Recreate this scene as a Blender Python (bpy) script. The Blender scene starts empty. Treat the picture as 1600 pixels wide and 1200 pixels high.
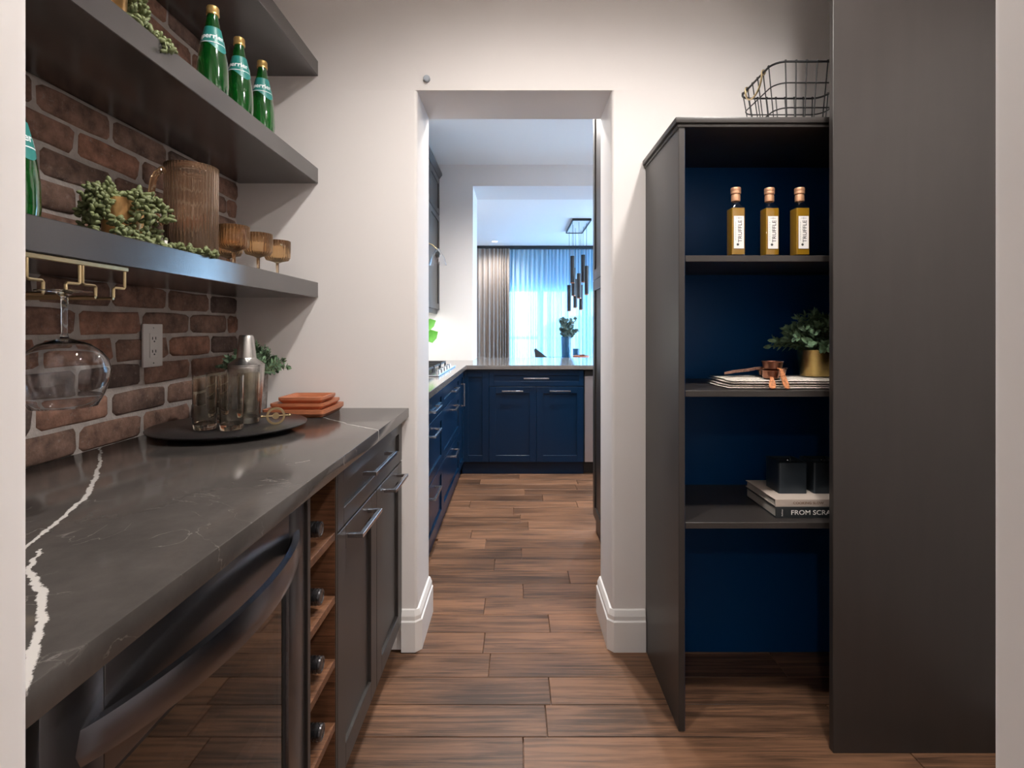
import bpy, bmesh, math, random
from math import pi, sin, cos, radians
from mathutils import Vector, Matrix

random.seed(7)
SC = bpy.context.scene
COL = SC.collection

# ------------------------------------------------------------------ camera, world, lights, exposure
# x = across, y = depth away from the camera, z = up (metres)
EYE = 1.21
cam_d = bpy.data.cameras.new('camera')
cam = bpy.data.objects.new('camera', cam_d)
COL.objects.link(cam)
cam.location = (0, 0, EYE)
cam.rotation_euler = (pi / 2, 0, 0)
cam_d.sensor_width = 36.0
cam_d.lens = 36.0 * 810.0 / 1600.0
cam_d.shift_x = -6.0 / 1600.0
cam_d.shift_y = -85.0 / 1600.0
cam_d.clip_start = 0.02
SC.camera = cam

SC.view_settings.view_transform = 'Standard'
SC.view_settings.look = 'None'
SC.view_settings.gamma = 1.0
SC.view_settings.use_curve_mapping = False
SC.view_settings.exposure = 1.45

world = bpy.data.worlds.new('overcast_sky')
SC.world = world
world.use_nodes = True
wb = world.node_tree.nodes['Background']
wb.inputs[0].default_value = (0.40, 0.68, 1.0, 1)
wb.inputs[1].default_value = 5.4

SC.cycles.caustics_reflective = False
SC.cycles.caustics_refractive = False
SC.cycles.sample_clamp_indirect = 6.0
SC.cycles.max_bounces = 12
SC.cycles.diffuse_bounces = 5
SC.cycles.transparent_max_bounces = 24

WARM = (1.0, 0.95, 0.905)
COOL = (0.80, 0.90, 1.0)
def spot(name, loc, power, color=WARM, size=158, blend=0.75, radius=0.05):
    d = bpy.data.lights.new(name, 'SPOT')
    d.energy = power; d.color = color; d.spot_size = radians(size); d.spot_blend = blend; d.shadow_soft_size = radius
    o = bpy.data.objects.new(name, d); o.location = loc
    COL.objects.link(o)
    return o
def area(name, loc, rot, sx, sy, power, color=WARM):
    d = bpy.data.lights.new(name, 'AREA')
    d.shape = 'RECTANGLE'; d.size = sx; d.size_y = sy; d.energy = power; d.color = color
    o = bpy.data.objects.new(name, d); o.location = loc; o.rotation_euler = rot
    COL.objects.link(o)
    return o
# recessed ceiling downlights, some added and unseen, of the pantry, the hall behind the camera, the kitchen and the dining room
POTS = [(-0.05, 1.02, 2.69, 29, WARM), (0.72, 0.90, 2.69, 34, WARM),
        (-0.7, -1.7, 2.69, 26, WARM), (0.8, -1.7, 2.69, 26, WARM),  # unseen hall pair, added for fill and reflections
        (0.05, 3.0, 2.79, 44, WARM), (0.15, 3.7, 2.79, 54, WARM), (1.75, 3.75, 2.79, 75, WARM),  # the last one is added out of view to brighten the kitchen ceiling
        (-0.38, 9.35, 2.79, 40, WARM), (1.9, 6.6, 2.79, 80, WARM), (-1.9, 6.6, 2.79, 80, WARM)]
for i, (x, y, z, p, c) in enumerate(POTS):
    spot('downlight_lamp', (x, y, z - 0.012), p, c)
# strip under the kitchen wall cabinets
area('under_cabinet_lamp', (-0.93, 4.52, 1.383), (0, 0, 0), 0.10, 0.75, 1.3, (1.0, 0.95, 0.9))

# sky portals in the two glazed openings of the dining room and the added kitchen window (they only guide sampling of the sky)
for nm, loc, rot, sx, sy in (('sky_portal', (.925, 10.18, 1.01), (-pi / 2, 0, 0), 2.6, 1.95), ('sky_portal', (3.68, 8.1, 1.37), (0, pi / 2, 0), 2.5, 3.5), ('sky_portal', (2.48, 4.15, 1.60), (0, pi / 2, 0), 1.0, 1.1)):
    a = area(nm, loc, rot, sx, sy, 1.0, (1, 1, 1)); a.data.cycles.is_portal = True

# ------------------------------------------------------------------ materials
def nt(name):
    m = bpy.data.materials.new(name); m.use_nodes = True
    t = m.node_tree
    return m, t, t.nodes, t.links, t.nodes['Principled BSDF']
def rgba(c): return (c[0], c[1], c[2], 1)
def mat(name, c, rough=0.5, metal=0.0, spec=0.5, bump=0.0, bscale=60, var=0.0, vscale=8, coat=0.0, stretch=(1, 1, 1)):
    m, t, n, l, b = nt(name)
    b.inputs['Base Color'].default_value = rgba(c)
    b.inputs['Roughness'].default_value = rough
    b.inputs['Metallic'].default_value = metal
    b.inputs['Specular IOR Level'].default_value = spec
    b.inputs['Coat Weight'].default_value = coat; b.inputs['Coat Roughness'].default_value = .2
    tc = n.new('ShaderNodeTexCoord'); mp = n.new('ShaderNodeMapping'); mp.inputs['Scale'].default_value = stretch
    l.new(tc.outputs['Object'], mp.inputs[0])
    if var > 0:
        ns = n.new('ShaderNodeTexNoise'); ns.inputs['Scale'].default_value = vscale; ns.inputs['Detail'].default_value = 5
        l.new(mp.outputs[0], ns.inputs['Vector'])
        r = n.new('ShaderNodeMapRange'); r.inputs[1].default_value = .3; r.inputs[2].default_value = .7
        r.inputs[3].default_value = 1 - var; r.inputs[4].default_value = 1 + var
        l.new(ns.outputs[0], r.inputs[0])
        mx = n.new('ShaderNodeMix'); mx.data_type = 'RGBA'; mx.blend_type = 'MULTIPLY'; mx.inputs[0].default_value = 1
        mx.inputs[6].default_value = rgba(c); l.new(r.outputs[0], mx.inputs[7]); l.new(mx.outputs[2], b.inputs['Base Color'])
    if bump > 0:
        ns = n.new('ShaderNodeTexNoise'); ns.inputs['Scale'].default_value = bscale; ns.inputs['Detail'].default_value = 6
        l.new(mp.outputs[0], ns.inputs['Vector'])
        bp = n.new('ShaderNodeBump'); bp.inputs['Strength'].default_value = bump; bp.inputs['Distance'].default_value = .004
        l.new(ns.outputs[0], bp.inputs['Height']); l.new(bp.outputs[0], b.inputs['Normal'])
    return m
def thin_glass(name, tint, body=0.0, bodycol=None, rough=0.02, ior=1.45, gain=1.0):
    """A thin clear or tinted glass wall: light passes straight, the surface reflects by Fresnel; body adds a cloudy share."""
    m, t, n, l, b = nt(name)
    n.remove(b)
    out = n['Material Output']
    tr = n.new('ShaderNodeBsdfTransparent'); tr.inputs[0].default_value = rgba(tint)
    gl = n.new('ShaderNodeBsdfGlossy'); gl.inputs['Roughness'].default_value = rough
    fr = n.new('ShaderNodeFresnel'); ge = n.new('ShaderNodeNewGeometry')
    io = n.new('ShaderNodeMapRange'); io.inputs[3].default_value = ior; io.inputs[4].default_value = 1 / ior   # same reflection from either side of the wall
    l.new(ge.outputs['Backfacing'], io.inputs[0]); l.new(io.outputs[0], fr.inputs[0])
    mu = n.new('ShaderNodeMath'); mu.operation = 'MULTIPLY'; mu.inputs[1].default_value = gain; mu.use_clamp = True
    l.new(fr.outputs[0], mu.inputs[0])
    base = tr
    if body > 0:
        df = n.new('ShaderNodeBsdfDiffuse'); df.inputs[0].default_value = rgba(bodycol or tint)
        m0 = n.new('ShaderNodeMixShader'); m0.inputs[0].default_value = body
        l.new(tr.outputs[0], m0.inputs[1]); l.new(df.outputs[0], m0.inputs[2]); base = m0
    mx = n.new('ShaderNodeMixShader')
    l.new(mu.outputs[0], mx.inputs[0]); l.new(base.outputs[0], mx.inputs[1]); l.new(gl.outputs[0], mx.inputs[2])
    l.new(mx.outputs[0], out.inputs[0])
    return m

def real_glass(name, tint, ior=1.45, rough=0.0, body=0.0, bodycol=None):
    m, t, n, l, b = nt(name)
    b.inputs['Base Color'].default_value = rgba(tint); b.inputs['Roughness'].default_value = rough
    b.inputs['Transmission Weight'].default_value = 1; b.inputs['IOR'].default_value = ior
    if body > 0:
        df = n.new('ShaderNodeBsdfDiffuse'); df.inputs[0].default_value = rgba(bodycol or tint)
        mx = n.new('ShaderNodeMixShader'); mx.inputs[0].default_value = body
        l.new(b.outputs[0], mx.inputs[1]); l.new(df.outputs[0], mx.inputs[2]); l.new(mx.outputs[0], n['Material Output'].inputs[0])
    return m

def wood_mat(name, dark, light, scale, axis=0, rough=0.35, bump=0.15):
    """Grain running along an axis, different for every plank."""
    m, t, n, l, b = nt(name)
    tc = n.new('ShaderNodeTexCoord'); oi = n.new('ShaderNodeObjectInfo')
    add = n.new('ShaderNodeVectorMath'); add.operation = 'ADD'
    mulr = n.new('ShaderNodeVectorMath'); mulr.operation = 'SCALE'; mulr.inputs[0].default_value = (13.1, 7.7, 5.3)
    l.new(oi.outputs['Random'], mulr.inputs['Scale'])
    l.new(tc.outputs['Object'], add.inputs[0]); l.new(mulr.outputs[0], add.inputs[1])
    mp = n.new('ShaderNodeMapping')
    s = [scale * 26] * 3; s[axis] = scale
    mp.inputs['Scale'].default_value = s
    l.new(add.outputs[0], mp.inputs[0])
    n1 = n.new('ShaderNodeTexNoise'); n1.inputs['Scale'].default_value = 1.0; n1.inputs['Detail'].default_value = 9; n1.inputs['Roughness'].default_value = .7
    n1.inputs['Distortion'].default_value = .6
    l.new(mp.outputs[0], n1.inputs['Vector'])
    mp2 = n.new('ShaderNodeMapping'); s2 = [scale * 2.2] * 3; s2[axis] = scale * .7
    mp2.inputs['Scale'].default_value = s2; l.new(add.outputs[0], mp2.inputs[0])
    n2 = n.new('ShaderNodeTexNoise'); n2.inputs['Scale'].default_value = 1.0; n2.inputs['Detail'].default_value = 3
    l.new(mp2.outputs[0], n2.inputs['Vector'])
    mixv = n.new('ShaderNodeMath'); mixv.operation = 'MULTIPLY_ADD'; mixv.inputs[1].default_value = .62
    l.new(n1.outputs[0], mixv.inputs[0])
    m2 = n.new('ShaderNodeMath'); m2.operation = 'MULTIPLY'; m2.inputs[1].default_value = .38
    l.new(n2.outputs[0], m2.inputs[0]); l.new(m2.outputs[0], mixv.inputs[2])
    cr = n.new('ShaderNodeValToRGB')
    cr.color_ramp.elements[0].position = .41; cr.color_ramp.elements[0].color = rgba(dark)
    cr.color_ramp.elements[1].position = .58; cr.color_ramp.elements[1].color = rgba(light)
    l.new(mixv.outputs[0], cr.inputs[0])
    rr = n.new('ShaderNodeMapRange'); rr.inputs[3].default_value = .78; rr.inputs[4].default_value = 1.14
    l.new(oi.outputs['Random'], rr.inputs[0])
    mx = n.new('ShaderNodeMix'); mx.data_type = 'RGBA'; mx.blend_type = 'MULTIPLY'; mx.inputs[0].default_value = 1
    l.new(cr.outputs[0], mx.inputs[6]); l.new(rr.outputs[0], mx.inputs[7]); l.new(mx.outputs[2], b.inputs['Base Color'])
    b.inputs['Roughness'].default_value = rough; b.inputs['Specular IOR Level'].default_value = .32
    bp = n.new('ShaderNodeBump'); bp.inputs['Strength'].default_value = bump; bp.inputs['Distance'].default_value = .002
    l.new(n1.outputs[0], bp.inputs['Height']); l.new(bp.outputs[0], b.inputs['Normal'])
    return m

def brick_mat():
    m, t, n, l, b = nt('reclaimed_brick')
    tc = n.new('ShaderNodeTexCoord'); oi = n.new('ShaderNodeObjectInfo')
    mulr = n.new('ShaderNodeVectorMath'); mulr.operation = 'SCALE'; mulr.inputs[0].default_value = (31.1, 17.7, 25.3)
    l.new(oi.outputs['Random'], mulr.inputs['Scale'])
    add = n.new('ShaderNodeVectorMath'); add.operation = 'ADD'
    l.new(tc.outputs['Object'], add.inputs[0]); l.new(mulr.outputs[0], add.inputs[1])
    base = n.new('ShaderNodeValToRGB')
    e = base.color_ramp.elements
    e[0].position = 0; e[0].color = (0.135, 0.095, 0.084, 1)
    e[1].position = 1; e[1].color = (0.370, 0.188, 0.128, 1)
    k = base.color_ramp.elements.new(.35); k.color = (0.245, 0.150, 0.114, 1)
    k = base.color_ramp.elements.new(.7); k.color = (0.305, 0.168, 0.122, 1)
    l.new(oi.outputs['Random'], base.inputs[0])
    n1 = n.new('ShaderNodeTexNoise'); n1.inputs['Scale'].default_value = 22; n1.inputs['Detail'].default_value = 8; n1.inputs['Roughness'].default_value = .65
    l.new(add.outputs[0], n1.inputs['Vector'])
    r = n.new('ShaderNodeMapRange'); r.inputs[1].default_value = .3; r.inputs[2].default_value = .72; r.inputs[3].default_value = .40; r.inputs[4].default_value = 1.65
    l.new(n1.outputs[0], r.inputs[0])
    mx = n.new('ShaderNodeMix'); mx.data_type = 'RGBA'; mx.blend_type = 'MULTIPLY'; mx.inputs[0].default_value = 1
    l.new(base.outputs[0], mx.inputs[6]); l.new(r.outputs[0], mx.inputs[7])
    # pale mortar smears
    n2 = n.new('ShaderNodeTexNoise'); n2.inputs['Scale'].default_value = 75; n2.inputs['Detail'].default_value = 9; n2.inputs['Roughness'].default_value = .75
    l.new(add.outputs[0], n2.inputs['Vector'])
    r2 = n.new('ShaderNodeMapRange'); r2.inputs[1].default_value = .56; r2.inputs[2].default_value = .78; r2.inputs[3].default_value = 0; r2.inputs[4].default_value = .85
    l.new(n2.outputs[0], r2.inputs[0])
    mx2 = n.new('ShaderNodeMix'); mx2.data_type = 'RGBA'
    l.new(r2.outputs[0], mx2.inputs[0]); l.new(mx.outputs[2], mx2.inputs[6]); mx2.inputs[7].default_value = (.46, .40, .36, 1)
    l.new(mx2.outputs[2], b.inputs['Base Color'])
    b.inputs['Roughness'].default_value = .9
    bp = n.new('ShaderNodeBump'); bp.inputs['Strength'].default_value = .7; bp.inputs['Distance'].default_value = .004
    l.new(n2.outputs[0], bp.inputs['Height'])
    bp2 = n.new('ShaderNodeBump'); bp2.inputs['Strength'].default_value = .5; bp2.inputs['Distance'].default_value = .008
    l.new(n1.outputs[0], bp2.inputs['Height']); l.new(bp.outputs[0], bp2.inputs['Normal'])
    l.new(bp2.outputs[0], b.inputs['Normal'])
    return m

def stone_mat(name, c, veins=(), rough=.14):
    """Polished grey quartz; veins are polylines of (x, y, half width) across the slab, in its own coordinates."""
    m, t, n, l, b = nt(name)
    tc = n.new('ShaderNodeTexCoord')
    n1 = n.new('ShaderNodeTexNoise'); n1.inputs['Scale'].default_value = 9; n1.inputs['Detail'].default_value = 10; n1.inputs['Roughness'].default_value = .7
    l.new(tc.outputs['Object'], n1.inputs['Vector'])
    cr = n.new('ShaderNodeMapRange'); cr.inputs[1].default_value = .3; cr.inputs[2].default_value = .7; cr.inputs[3].default_value = .80; cr.inputs[4].default_value = 1.2
    l.new(n1.outputs[0], cr.inputs[0])
    mx = n.new('ShaderNodeMix'); mx.data_type = 'RGBA'; mx.blend_type = 'MULTIPLY'; mx.inputs[0].default_value = 1
    mx.inputs[6].default_value = rgba(c); l.new(cr.outputs[0], mx.inputs[7])
    # hair-thin pale threads
    n3 = n.new('ShaderNodeTexNoise'); n3.inputs['Scale'].default_value = 5.5; n3.inputs['Detail'].default_value = 8; n3.inputs['Distortion'].default_value = 1.6
    l.new(tc.outputs['Object'], n3.inputs['Vector'])
    s = n.new('ShaderNodeMath'); s.operation = 'SUBTRACT'; s.inputs[1].default_value = .5; l.new(n3.outputs[0], s.inputs[0])
    a = n.new('ShaderNodeMath'); a.operation = 'ABSOLUTE'; l.new(s.outputs[0], a.inputs[0])
    r3 = n.new('ShaderNodeMapRange'); r3.inputs[1].default_value = 0; r3.inputs[2].default_value = .006; r3.inputs[3].default_value = .22; r3.inputs[4].default_value = 0
    l.new(a.outputs[0], r3.inputs[0])
    n4 = n.new('ShaderNodeTexNoise'); n4.inputs['Scale'].default_value = 14; l.new(tc.outputs['Object'], n4.inputs['Vector'])
    r4 = n.new('ShaderNodeMapRange'); r4.inputs[1].default_value = .5; r4.inputs[2].default_value = .62; l.new(n4.outputs[0], r4.inputs[0])
    th = n.new('ShaderNodeMath'); th.operation = 'MULTIPLY'; l.new(r3.outputs[0], th.inputs[0]); l.new(r4.outputs[0], th.inputs[1])
    mxt = n.new('ShaderNodeMix'); mxt.data_type = 'RGBA'
    l.new(th.outputs[0], mxt.inputs[0]); l.new(mx.outputs[2], mxt.inputs[6]); mxt.inputs[7].default_value = (.55, .50, .46, 1)
    last = mxt.outputs[2]
    if veins:
        nd = n.new('ShaderNodeTexNoise'); nd.inputs['Scale'].default_value = 38; nd.inputs['Detail'].default_value = 6; nd.inputs['Roughness'].default_value = .7
        l.new(tc.outputs['Object'], nd.inputs['Vector'])
        sb = n.new('ShaderNodeVectorMath'); sb.operation = 'SUBTRACT'; sb.inputs[1].default_value = (.5, .5, .5); l.new(nd.outputs[1], sb.inputs[0])
        sc = n.new('ShaderNodeVectorMath'); sc.operation = 'SCALE'; sc.inputs['Scale'].default_value = .022; l.new(sb.outputs[0], sc.inputs[0])
        pa = n.new('ShaderNodeVectorMath'); pa.operation = 'ADD'; l.new(tc.outputs['Object'], pa.inputs[0]); l.new(sc.outputs[0], pa.inputs[1])
        fl = n.new('ShaderNodeVectorMath'); fl.operation = 'MULTIPLY'; fl.inputs[1].default_value = (1, 1, 0); l.new(pa.outputs[0], fl.inputs[0])
        p = fl.outputs[0]
        tot = None
        for poly in veins:
            for (ax, ay, aw), (bx, by, bw) in zip(poly[:-1], poly[1:]):
                ba = Vector((bx - ax, by - ay, 0)); L2 = ba.length_squared
                s1 = n.new('ShaderNodeVectorMath'); s1.operation = 'SUBTRACT'; s1.inputs[1].default_value = (ax, ay, 0); l.new(p, s1.inputs[0])
                d = n.new('ShaderNodeVectorMath'); d.operation = 'DOT_PRODUCT'; d.inputs[1].default_value = ba / L2; l.new(s1.outputs[0], d.inputs[0])
                cl = n.new('ShaderNodeClamp'); l.new(d.outputs['Value'], cl.inputs[0])
                sv = n.new('ShaderNodeVectorMath'); sv.operation = 'SCALE'; sv.inputs[0].default_value = ba; l.new(cl.outputs[0], sv.inputs['Scale'])
                s2 = n.new('ShaderNodeVectorMath'); s2.operation = 'DISTANCE'; l.new(s1.outputs[0], s2.inputs[0]); l.new(sv.outputs[0], s2.inputs[1])
                w = n.new('ShaderNodeMath'); w.operation = 'MULTIPLY_ADD'; w.inputs[1].default_value = bw - aw; w.inputs[2].default_value = aw
                l.new(cl.outputs[0], w.inputs[0])
                q = n.new('ShaderNodeMath'); q.operation = 'DIVIDE'; l.new(s2.outputs['Value'], q.inputs[0]); l.new(w.outputs[0], q.inputs[1])
                if tot is None: tot = q.outputs[0]
                else:
                    mn = n.new('ShaderNodeMath'); mn.operation = 'MINIMUM'; l.new(tot, mn.inputs[0]); l.new(q.outputs[0], mn.inputs[1]); tot = mn.outputs[0]
        rv = n.new('ShaderNodeMapRange'); rv.inputs[1].default_value = .75; rv.inputs[2].default_value = 1.15; rv.inputs[3].default_value = 1; rv.inputs[4].default_value = 0
        l.new(tot, rv.inputs[0])
        mv = n.new('ShaderNodeMix'); mv.data_type = 'RGBA'
        l.new(rv.outputs[0], mv.inputs[0]); l.new(last, mv.inputs[6]); mv.inputs[7].default_value = (.56, .53, .50, 1)
        last = mv.outputs[2]
    l.new(last, b.inputs['Base Color'])
    b.inputs['Roughness'].default_value = rough
    return m

def fabric_sheer():
    m, t, n, l, b = nt('sheer_fabric')
    n.remove(b); out = n['Material Output']
    tr = n.new('ShaderNodeBsdfTransparent'); tr.inputs[0].default_value = (.92, .97, 1, 1)
    tl = n.new('ShaderNodeBsdfTranslucent'); tl.inputs[0].default_value = (.40, .76, .95, 1)
    df = n.new('ShaderNodeBsdfDiffuse'); df.inputs[0].default_value = (.68, .73, .80, 1)
    m0 = n.new('ShaderNodeMixShader'); m0.inputs[0].default_value = .45
    l.new(tl.outputs[0], m0.inputs[1]); l.new(df.outputs[0], m0.inputs[2])
    m1 = n.new('ShaderNodeMixShader'); m1.inputs[0].default_value = .90
    l.new(tr.outputs[0], m1.inputs[1]); l.new(m0.outputs[0], m1.inputs[2])
    l.new(m1.outputs[0], out.inputs[0])
    return m

def linen_mat():
    """Cream tea towel with short black dashes woven in."""
    m, t, n, l, b = nt('dashed_cream_linen')
    tc = n.new('ShaderNodeTexCoord')
    br = n.new('ShaderNodeTexBrick'); br.inputs['Scale'].default_value = 1; br.inputs['Brick Width'].default_value = .016; br.inputs['Row Height'].default_value = .011
    br.inputs['Mortar Size'].default_value = .0044; br.inputs['Mortar Smooth'].default_value = .0
    br.inputs['Color1'].default_value = (.03, .03, .03, 1); br.inputs['Color2'].default_value = (.03, .03, .03, 1); br.inputs['Mortar'].default_value = (.68, .62, .54, 1)
    mp = n.new('ShaderNodeMapping'); mp.inputs['Rotation'].default_value = (.3, 0.2, .6)
    l.new(tc.outputs['Object'], mp.inputs[0]); l.new(mp.outputs[0], br.inputs['Vector']); l.new(br.outputs[0], b.inputs['Base Color'])
    b.inputs['Roughness'].default_value = .95
    ns = n.new('ShaderNodeTexNoise'); ns.inputs['Scale'].default_value = 300; l.new(tc.outputs['Object'], ns.inputs['Vector'])
    bp = n.new('ShaderNodeBump'); bp.inputs['Strength'].default_value = .4; bp.inputs['Distance'].default_value = .002
    l.new(ns.outputs[0], bp.inputs['Height']); l.new(bp.outputs[0], b.inputs['Normal'])
    return m

VEINS = [[(-1.05, 1.31, .003), (-.93, 1.16, .0035), (-.85, 1.05, .0045), (-.765, .925, .0045), (-.711, .81, .0035), (-.66, .69, .003)],
         [(-.64, .70, .002), (-.605, .6415, .003), (-.534, .585, .0045), (-.484, .529, .0045), (-.428, .458, .005), (-.405, .42, .004)],
         [(-.66, 1.76, .002), (-.52, 1.62, .0022), (-.40, 1.522, .0022)]]
M = dict(
    wall=mat('warm_white_paint', (.80, .765, .745), .65, spec=.3),
    white=mat('white_trim_paint', (.82, .80, .78), .4),
    ceiling=mat('ceiling_paint', (.90, .90, .89), .8),
    mortar=mat('rough_mortar', (.50, .45, .42), .95, bump=.9, bscale=120, var=.15, vscale=25),
    brick=brick_mat(),
    floor=wood_mat('hickory_floor', (.062, .034, .021), (.240, .122, .068), 2.6, 0, rough=.42, bump=.3),
    cab=mat('espresso_lacquer', (.034, .029, .0265), .38, spec=.5, var=.06, vscale=30, stretch=(1, 1, .1)),
    shelf=mat('charcoal_stained_shelf', (.042, .038, .038), .20, spec=.9, bump=.05, bscale=420, coat=.45),
    navy=mat('navy_daylight_tint', (.0018, .045, .150), .40, spec=.15),  # blue daylight on the dark unit interior, put into the colour
    navyk=mat('deep_navy_daylight_tint', (.0015, .016, .046), .28, spec=.35),  # blue daylight on dark kitchen cabinets, put into the colour
    rackwood=wood_mat('walnut_veneer', (.07, .030, .015), (.20, .09, .045), 6, 0, rough=.45),
    quartz=stone_mat('grey_veined_quartz', (.070, .062, .057), VEINS, .13),
    quartzk=stone_mat('plain_grey_quartz', (.17, .155, .145), (), .10),
    chrome=mat('brushed_chrome', (.62, .62, .63), .22, 1.0),
    pull=mat('satin_nickel', (.50, .50, .52), .24, 1.0),
    steel=mat('brushed_steel', (.62, .60, .58), .27, 1.0, bump=.15, bscale=90, stretch=(30, 30, 1)),
    blacksteel=mat('black_stainless', (.13, .125, .13), .26, .9),
    handlesteel=mat('bright_graphite_steel', (.20, .21, .24), .24, 1.0),
    stainless=mat('stainless_front', (.46, .42, .43), .38, .8),
    black=mat('matte_black', (.012, .012, .013), .45),
    slate=mat('black_stained_wood', (.016, .015, .016), .28, bump=.3, bscale=40, stretch=(6, 1, 1)),
    brass=mat('antique_brass', (.62, .49, .28), .28, 1.0),
    gold=mat('brushed_gold', (.72, .52, .20), .26, 1.0, bump=.2, bscale=60, stretch=(1, 1, 40)),
    goldpot=mat('gold_ribbed_glaze', (.62, .36, .14), .35, .55),
    copper=mat('aged_copper', (.34, .155, .10), .30, 1.0),
    copperw=mat('carved_copper_wood', (.52, .20, .08), .42, bump=.8, bscale=260, var=.5, vscale=120),
    brownw=mat('carved_brown_handle', (.20, .10, .07), .5, bump=.8, bscale=240, var=.5, vscale=120),
    acacia=mat('reddish_acacia', (.46, .16, .075), .42, var=.18, vscale=30, stretch=(1, 6, 6)),
    clear=thin_glass('clear_glass', (.97, .97, .98), gain=1.3),
    smoke=real_glass('smoky_amber_glass', (.93, .89, .80)), crystal=real_glass('crystal_glass', (.98, .98, .985)),
    amber=real_glass('amber_ribbed_glass', (.93, .80, .68), ior=1.3, body=.11, bodycol=(.55, .34, .21)),
    amber2=real_glass('amber_coupe_glass', (.985, .80, .57), ior=1.4, body=.09, bodycol=(.75, .36, .15)),
    green=thin_glass('green_bottle_glass', (.07, .55, .11), body=.24, bodycol=(.008, .17, .025), gain=3.0, rough=.08),
    blueglass=thin_glass('blue_vase_glass', (.45, .62, .70), body=.30, bodycol=(.05, .12, .17), gain=1.2),
    pane=thin_glass('window_pane', (.97, .99, 1.0), gain=.8),
    dark_pane=thin_glass('tinted_cooler_glass', (.34, .30, .27), gain=2.2, rough=.03),
    oil=mat('golden_oil', (.28, .15, .010), .25, spec=.4),
    paper=mat('white_label_paper', (.80, .77, .73), .7),
    ink=mat('black_ink', (.02, .02, .02), .7),
    inkbrown=mat('brown_ink', (.20, .12, .08), .7),
    capwood=mat('copper_foil_cap', (.56, .30, .17), .4, .45),
    goldcap=mat('gold_foil_cap', (.75, .50, .18), .33, .8),
    teal=mat('teal_paper_label', (.02, .19, .17), .4),
    whiteprint=mat('white_print', (.78, .82, .84), .5),
    succ=mat('grey_green_succulent', (.155, .18, .075), .55, var=.25, vscale=60),
    stemg=mat('pale_stem', (.24, .28, .13), .6),
    leafd=mat('blue_green_leaf', (.14, .23, .13), .55, var=.6, vscale=45),
    leafb=mat('bright_green_leaf', (.12, .42, .05), .35, var=.2, vscale=20),
    leafe=mat('eucalyptus_leaf', (.09, .14, .12), .6),
    soil=mat('dark_soil', (.03, .022, .016), .95),
    concrete=mat('speckled_concrete', (.22, .205, .195), .85, bump=.4, bscale=150, var=.35, vscale=60),
    taupe=mat('taupe_linen', (.30, .255, .225), .9, bump=.3, bscale=400),
    linen=linen_mat(), sheer=fabric_sheer(),
    bookcream=mat('cream_book_cloth', (.50, .42, .36), .7),
    bookblack=mat('black_book_cloth', (.016, .020, .022), .55),
    pages=mat('book_pages', (.58, .53, .47), .9, bump=.6, bscale=300, stretch=(.02, .02, 6)),
    tin=mat('black_tin', (.045, .058, .072), .30, .6),
    outlet=mat('white_plastic', (.80, .76, .74), .4),
    slot=mat('dark_slot', (.05, .05, .05), .6),
    sensor=mat('grey_sensor', (.38, .42, .47), .5),
    frame=mat('window_frame', (.20, .22, .25), .5),
    snow=mat('snow_ground', (.86, .86, .88), .9),
    deck=mat('deck_boards', (.55, .53, .52), .9),
    house=mat('pale_siding', (.55, .52, .50), .9),
    roofm=mat('grey_shingles', (.28, .28, .30), .9),
    tablem=mat('dark_glass_table', (.03, .035, .04), .08),
)
def emissive(name, c, s):
    m, t, n, l, b = nt(name)
    b.inputs['Emission Color'].default_value = rgba(c); b.inputs['Emission Strength'].default_value = s
    b.inputs['Base Color'].default_value = rgba(c)
    return m
M['lamp'] = emissive('lamp_lens', (1, .93, .85), 12)
M['filament'] = emissive('pendant_glow', (1, .62, .32), 9)

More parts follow.
